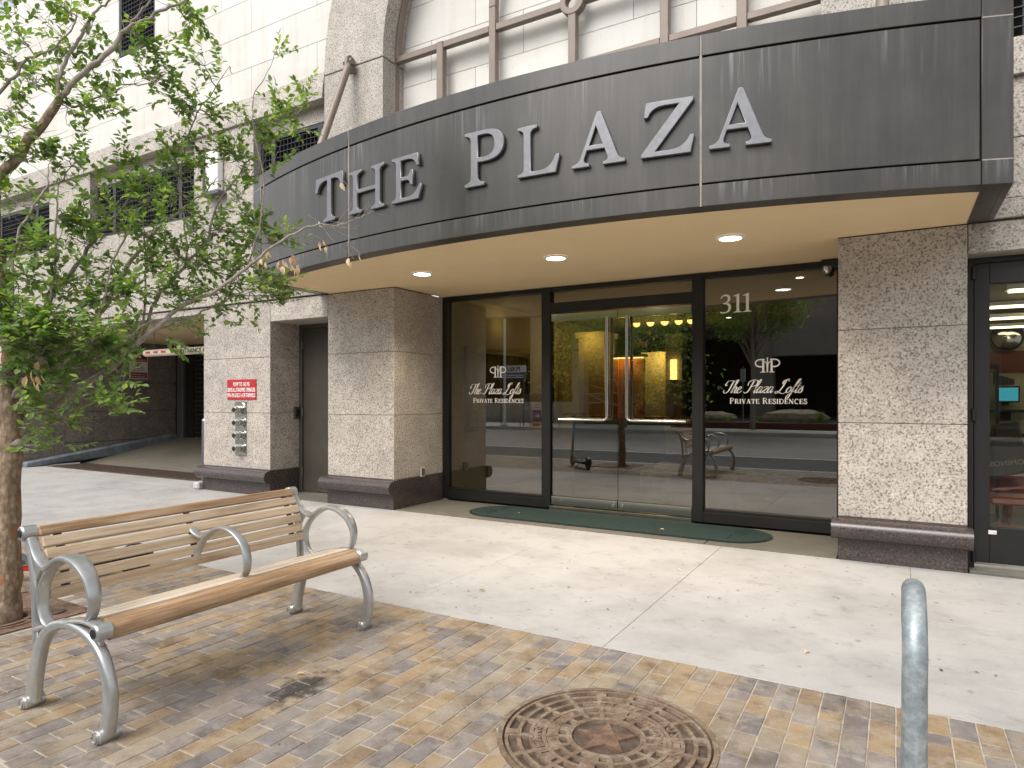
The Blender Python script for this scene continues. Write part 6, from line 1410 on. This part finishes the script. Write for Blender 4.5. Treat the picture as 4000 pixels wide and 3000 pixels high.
for i, (x, y, s_, lab) in enumerate(((-8.2,-19.5,1.,'low pale boulder at the left end of the far gravel bed'), (-4.3,-19.8,1.25,'layered pale boulder beside the yucca across the street'))):
    mb = MB(); mb.lathe([(.0,-.2),(.75,-.1),(.9,.12),(.8,.3),(.45,.42),(.0,.44)], (0,0,0), 'z', 11)
    mb.v = [(v[0]*1.3*s_*(1+rnd.uniform(-.12,.12)), v[1]*.8*s_*(1+rnd.uniform(-.12,.12)), v[2]*s_*(1+rnd.uniform(-.1,.1))) for v in mb.v]
    o = mb.ob('boulder', M['rock'], None); o.location = (x, y, .3); tag(o, lab, 'rock')
for i, (x, y, s_, lab) in enumerate(((-3.0,-18.6,1.,'spiky yucca at the right end of the far gravel bed'), (-7.0,-18.0,.6,'small grassy tuft in the far gravel bed below the pane lettering'), (-5.6,-18.0,.6,'small grassy tuft beside the layered boulder'))):
    mb = MB()
    for k in range(70):
        a = rnd.uniform(0, 2*pi); e = rnd.uniform(.15, 1.4); L = s_*rnd.uniform(.5,.75); d = Vector((cos(a)*cos(e), sin(a)*cos(e), sin(e))); sd2 = d.cross(Vector((0,0,1))).normalized()*.02*s_
        mb.add([Vector((0,0,.05))+sd2, Vector((0,0,.05))-sd2, d*L*.6-sd2, d*L, d*L*.6+sd2], [(0,1,2,4),(4,2,3)])
    o = mb.ob('yucca', M['leaf'], None); o.location = (x, y, .25); tag(o, lab, 'plant')
# far street trees: trunk, limbs and a scattered crown
def far_tree(x, y, h, r, lab, seed, zmin=.42):
    rr = random.Random(seed); t = thing('far_street_tree', (0,0,0), lab, 'tree', 'trees across the street')
    MB().tube([(0,0,-.1),(.05,.03,h*.3),(.0,.1,h*.55),(.1,.0,h*.8)], [.13,.11,.08,.03], 10).ob('trunk', M['limb'], t, smooth='all')
    lb = MB(); cw = MB(); cs = []
    for k in range(34):
        a = rr.uniform(0, 2*pi); z = h*rr.uniform(zmin, .98); R_ = r*rr.uniform(.35, 1.)*(1-.45*abs(z/h-.65)); c = Vector((cos(a)*R_, sin(a)*R_, z)); cs.append(c); lb.tube([(0,0,z*.6), tuple(c*.5+Vector((0,0,z*.32))), tuple(c)], [.04,.02,.008], 5)
    for c in cs:
        for k in range(230):
            v = Vector([rr.gauss(0,1) for _ in range(3)]).normalized()*r*.36*rr.random()**.4; d = Vector([rr.uniform(-1,1) for _ in range(3)]); leaf(cw, c+v, d, rr.uniform(.14,.24))
    lb.ob('limbs', M['limb'], t, smooth='all'); o = cw.ob('crown', M['leaf'], t); tag(o, kind='stuff'); t.location = (x, y, 0); return t
far_tree(-11.3, -15.2, 8.0, 4.3, 'leafy tree across the street mirrored in the glass doors', 1, .28)
far_tree(-14.0, -22.0, 7.5, 3.4, 'taller leafy tree across the street behind the parking board', 2)
far_tree(-5.6, -16.2, 7.5, 2.3, 'small leafy tree across the street mirrored under the house number', 3, .6)
s2 = thing('street_sign_post', (-6.2, -17.2, .2), 'thin post with two small plates behind the right pane lettering', 'sign')
MB().tube([(-6.2,-17.2,.2),(-6.2,-17.2,2.9)], .025, 8).ob('post', M['galv'], s2); MB().box(-6.32,-6.22,-17.23,-17.2,2.2,2.8).ob('plate', M['kerb'], s2); MB().box(-6.18,-6.08,-17.23,-17.2,2.2,2.8).ob('plate', M['kerb'], s2); rebase(s2)
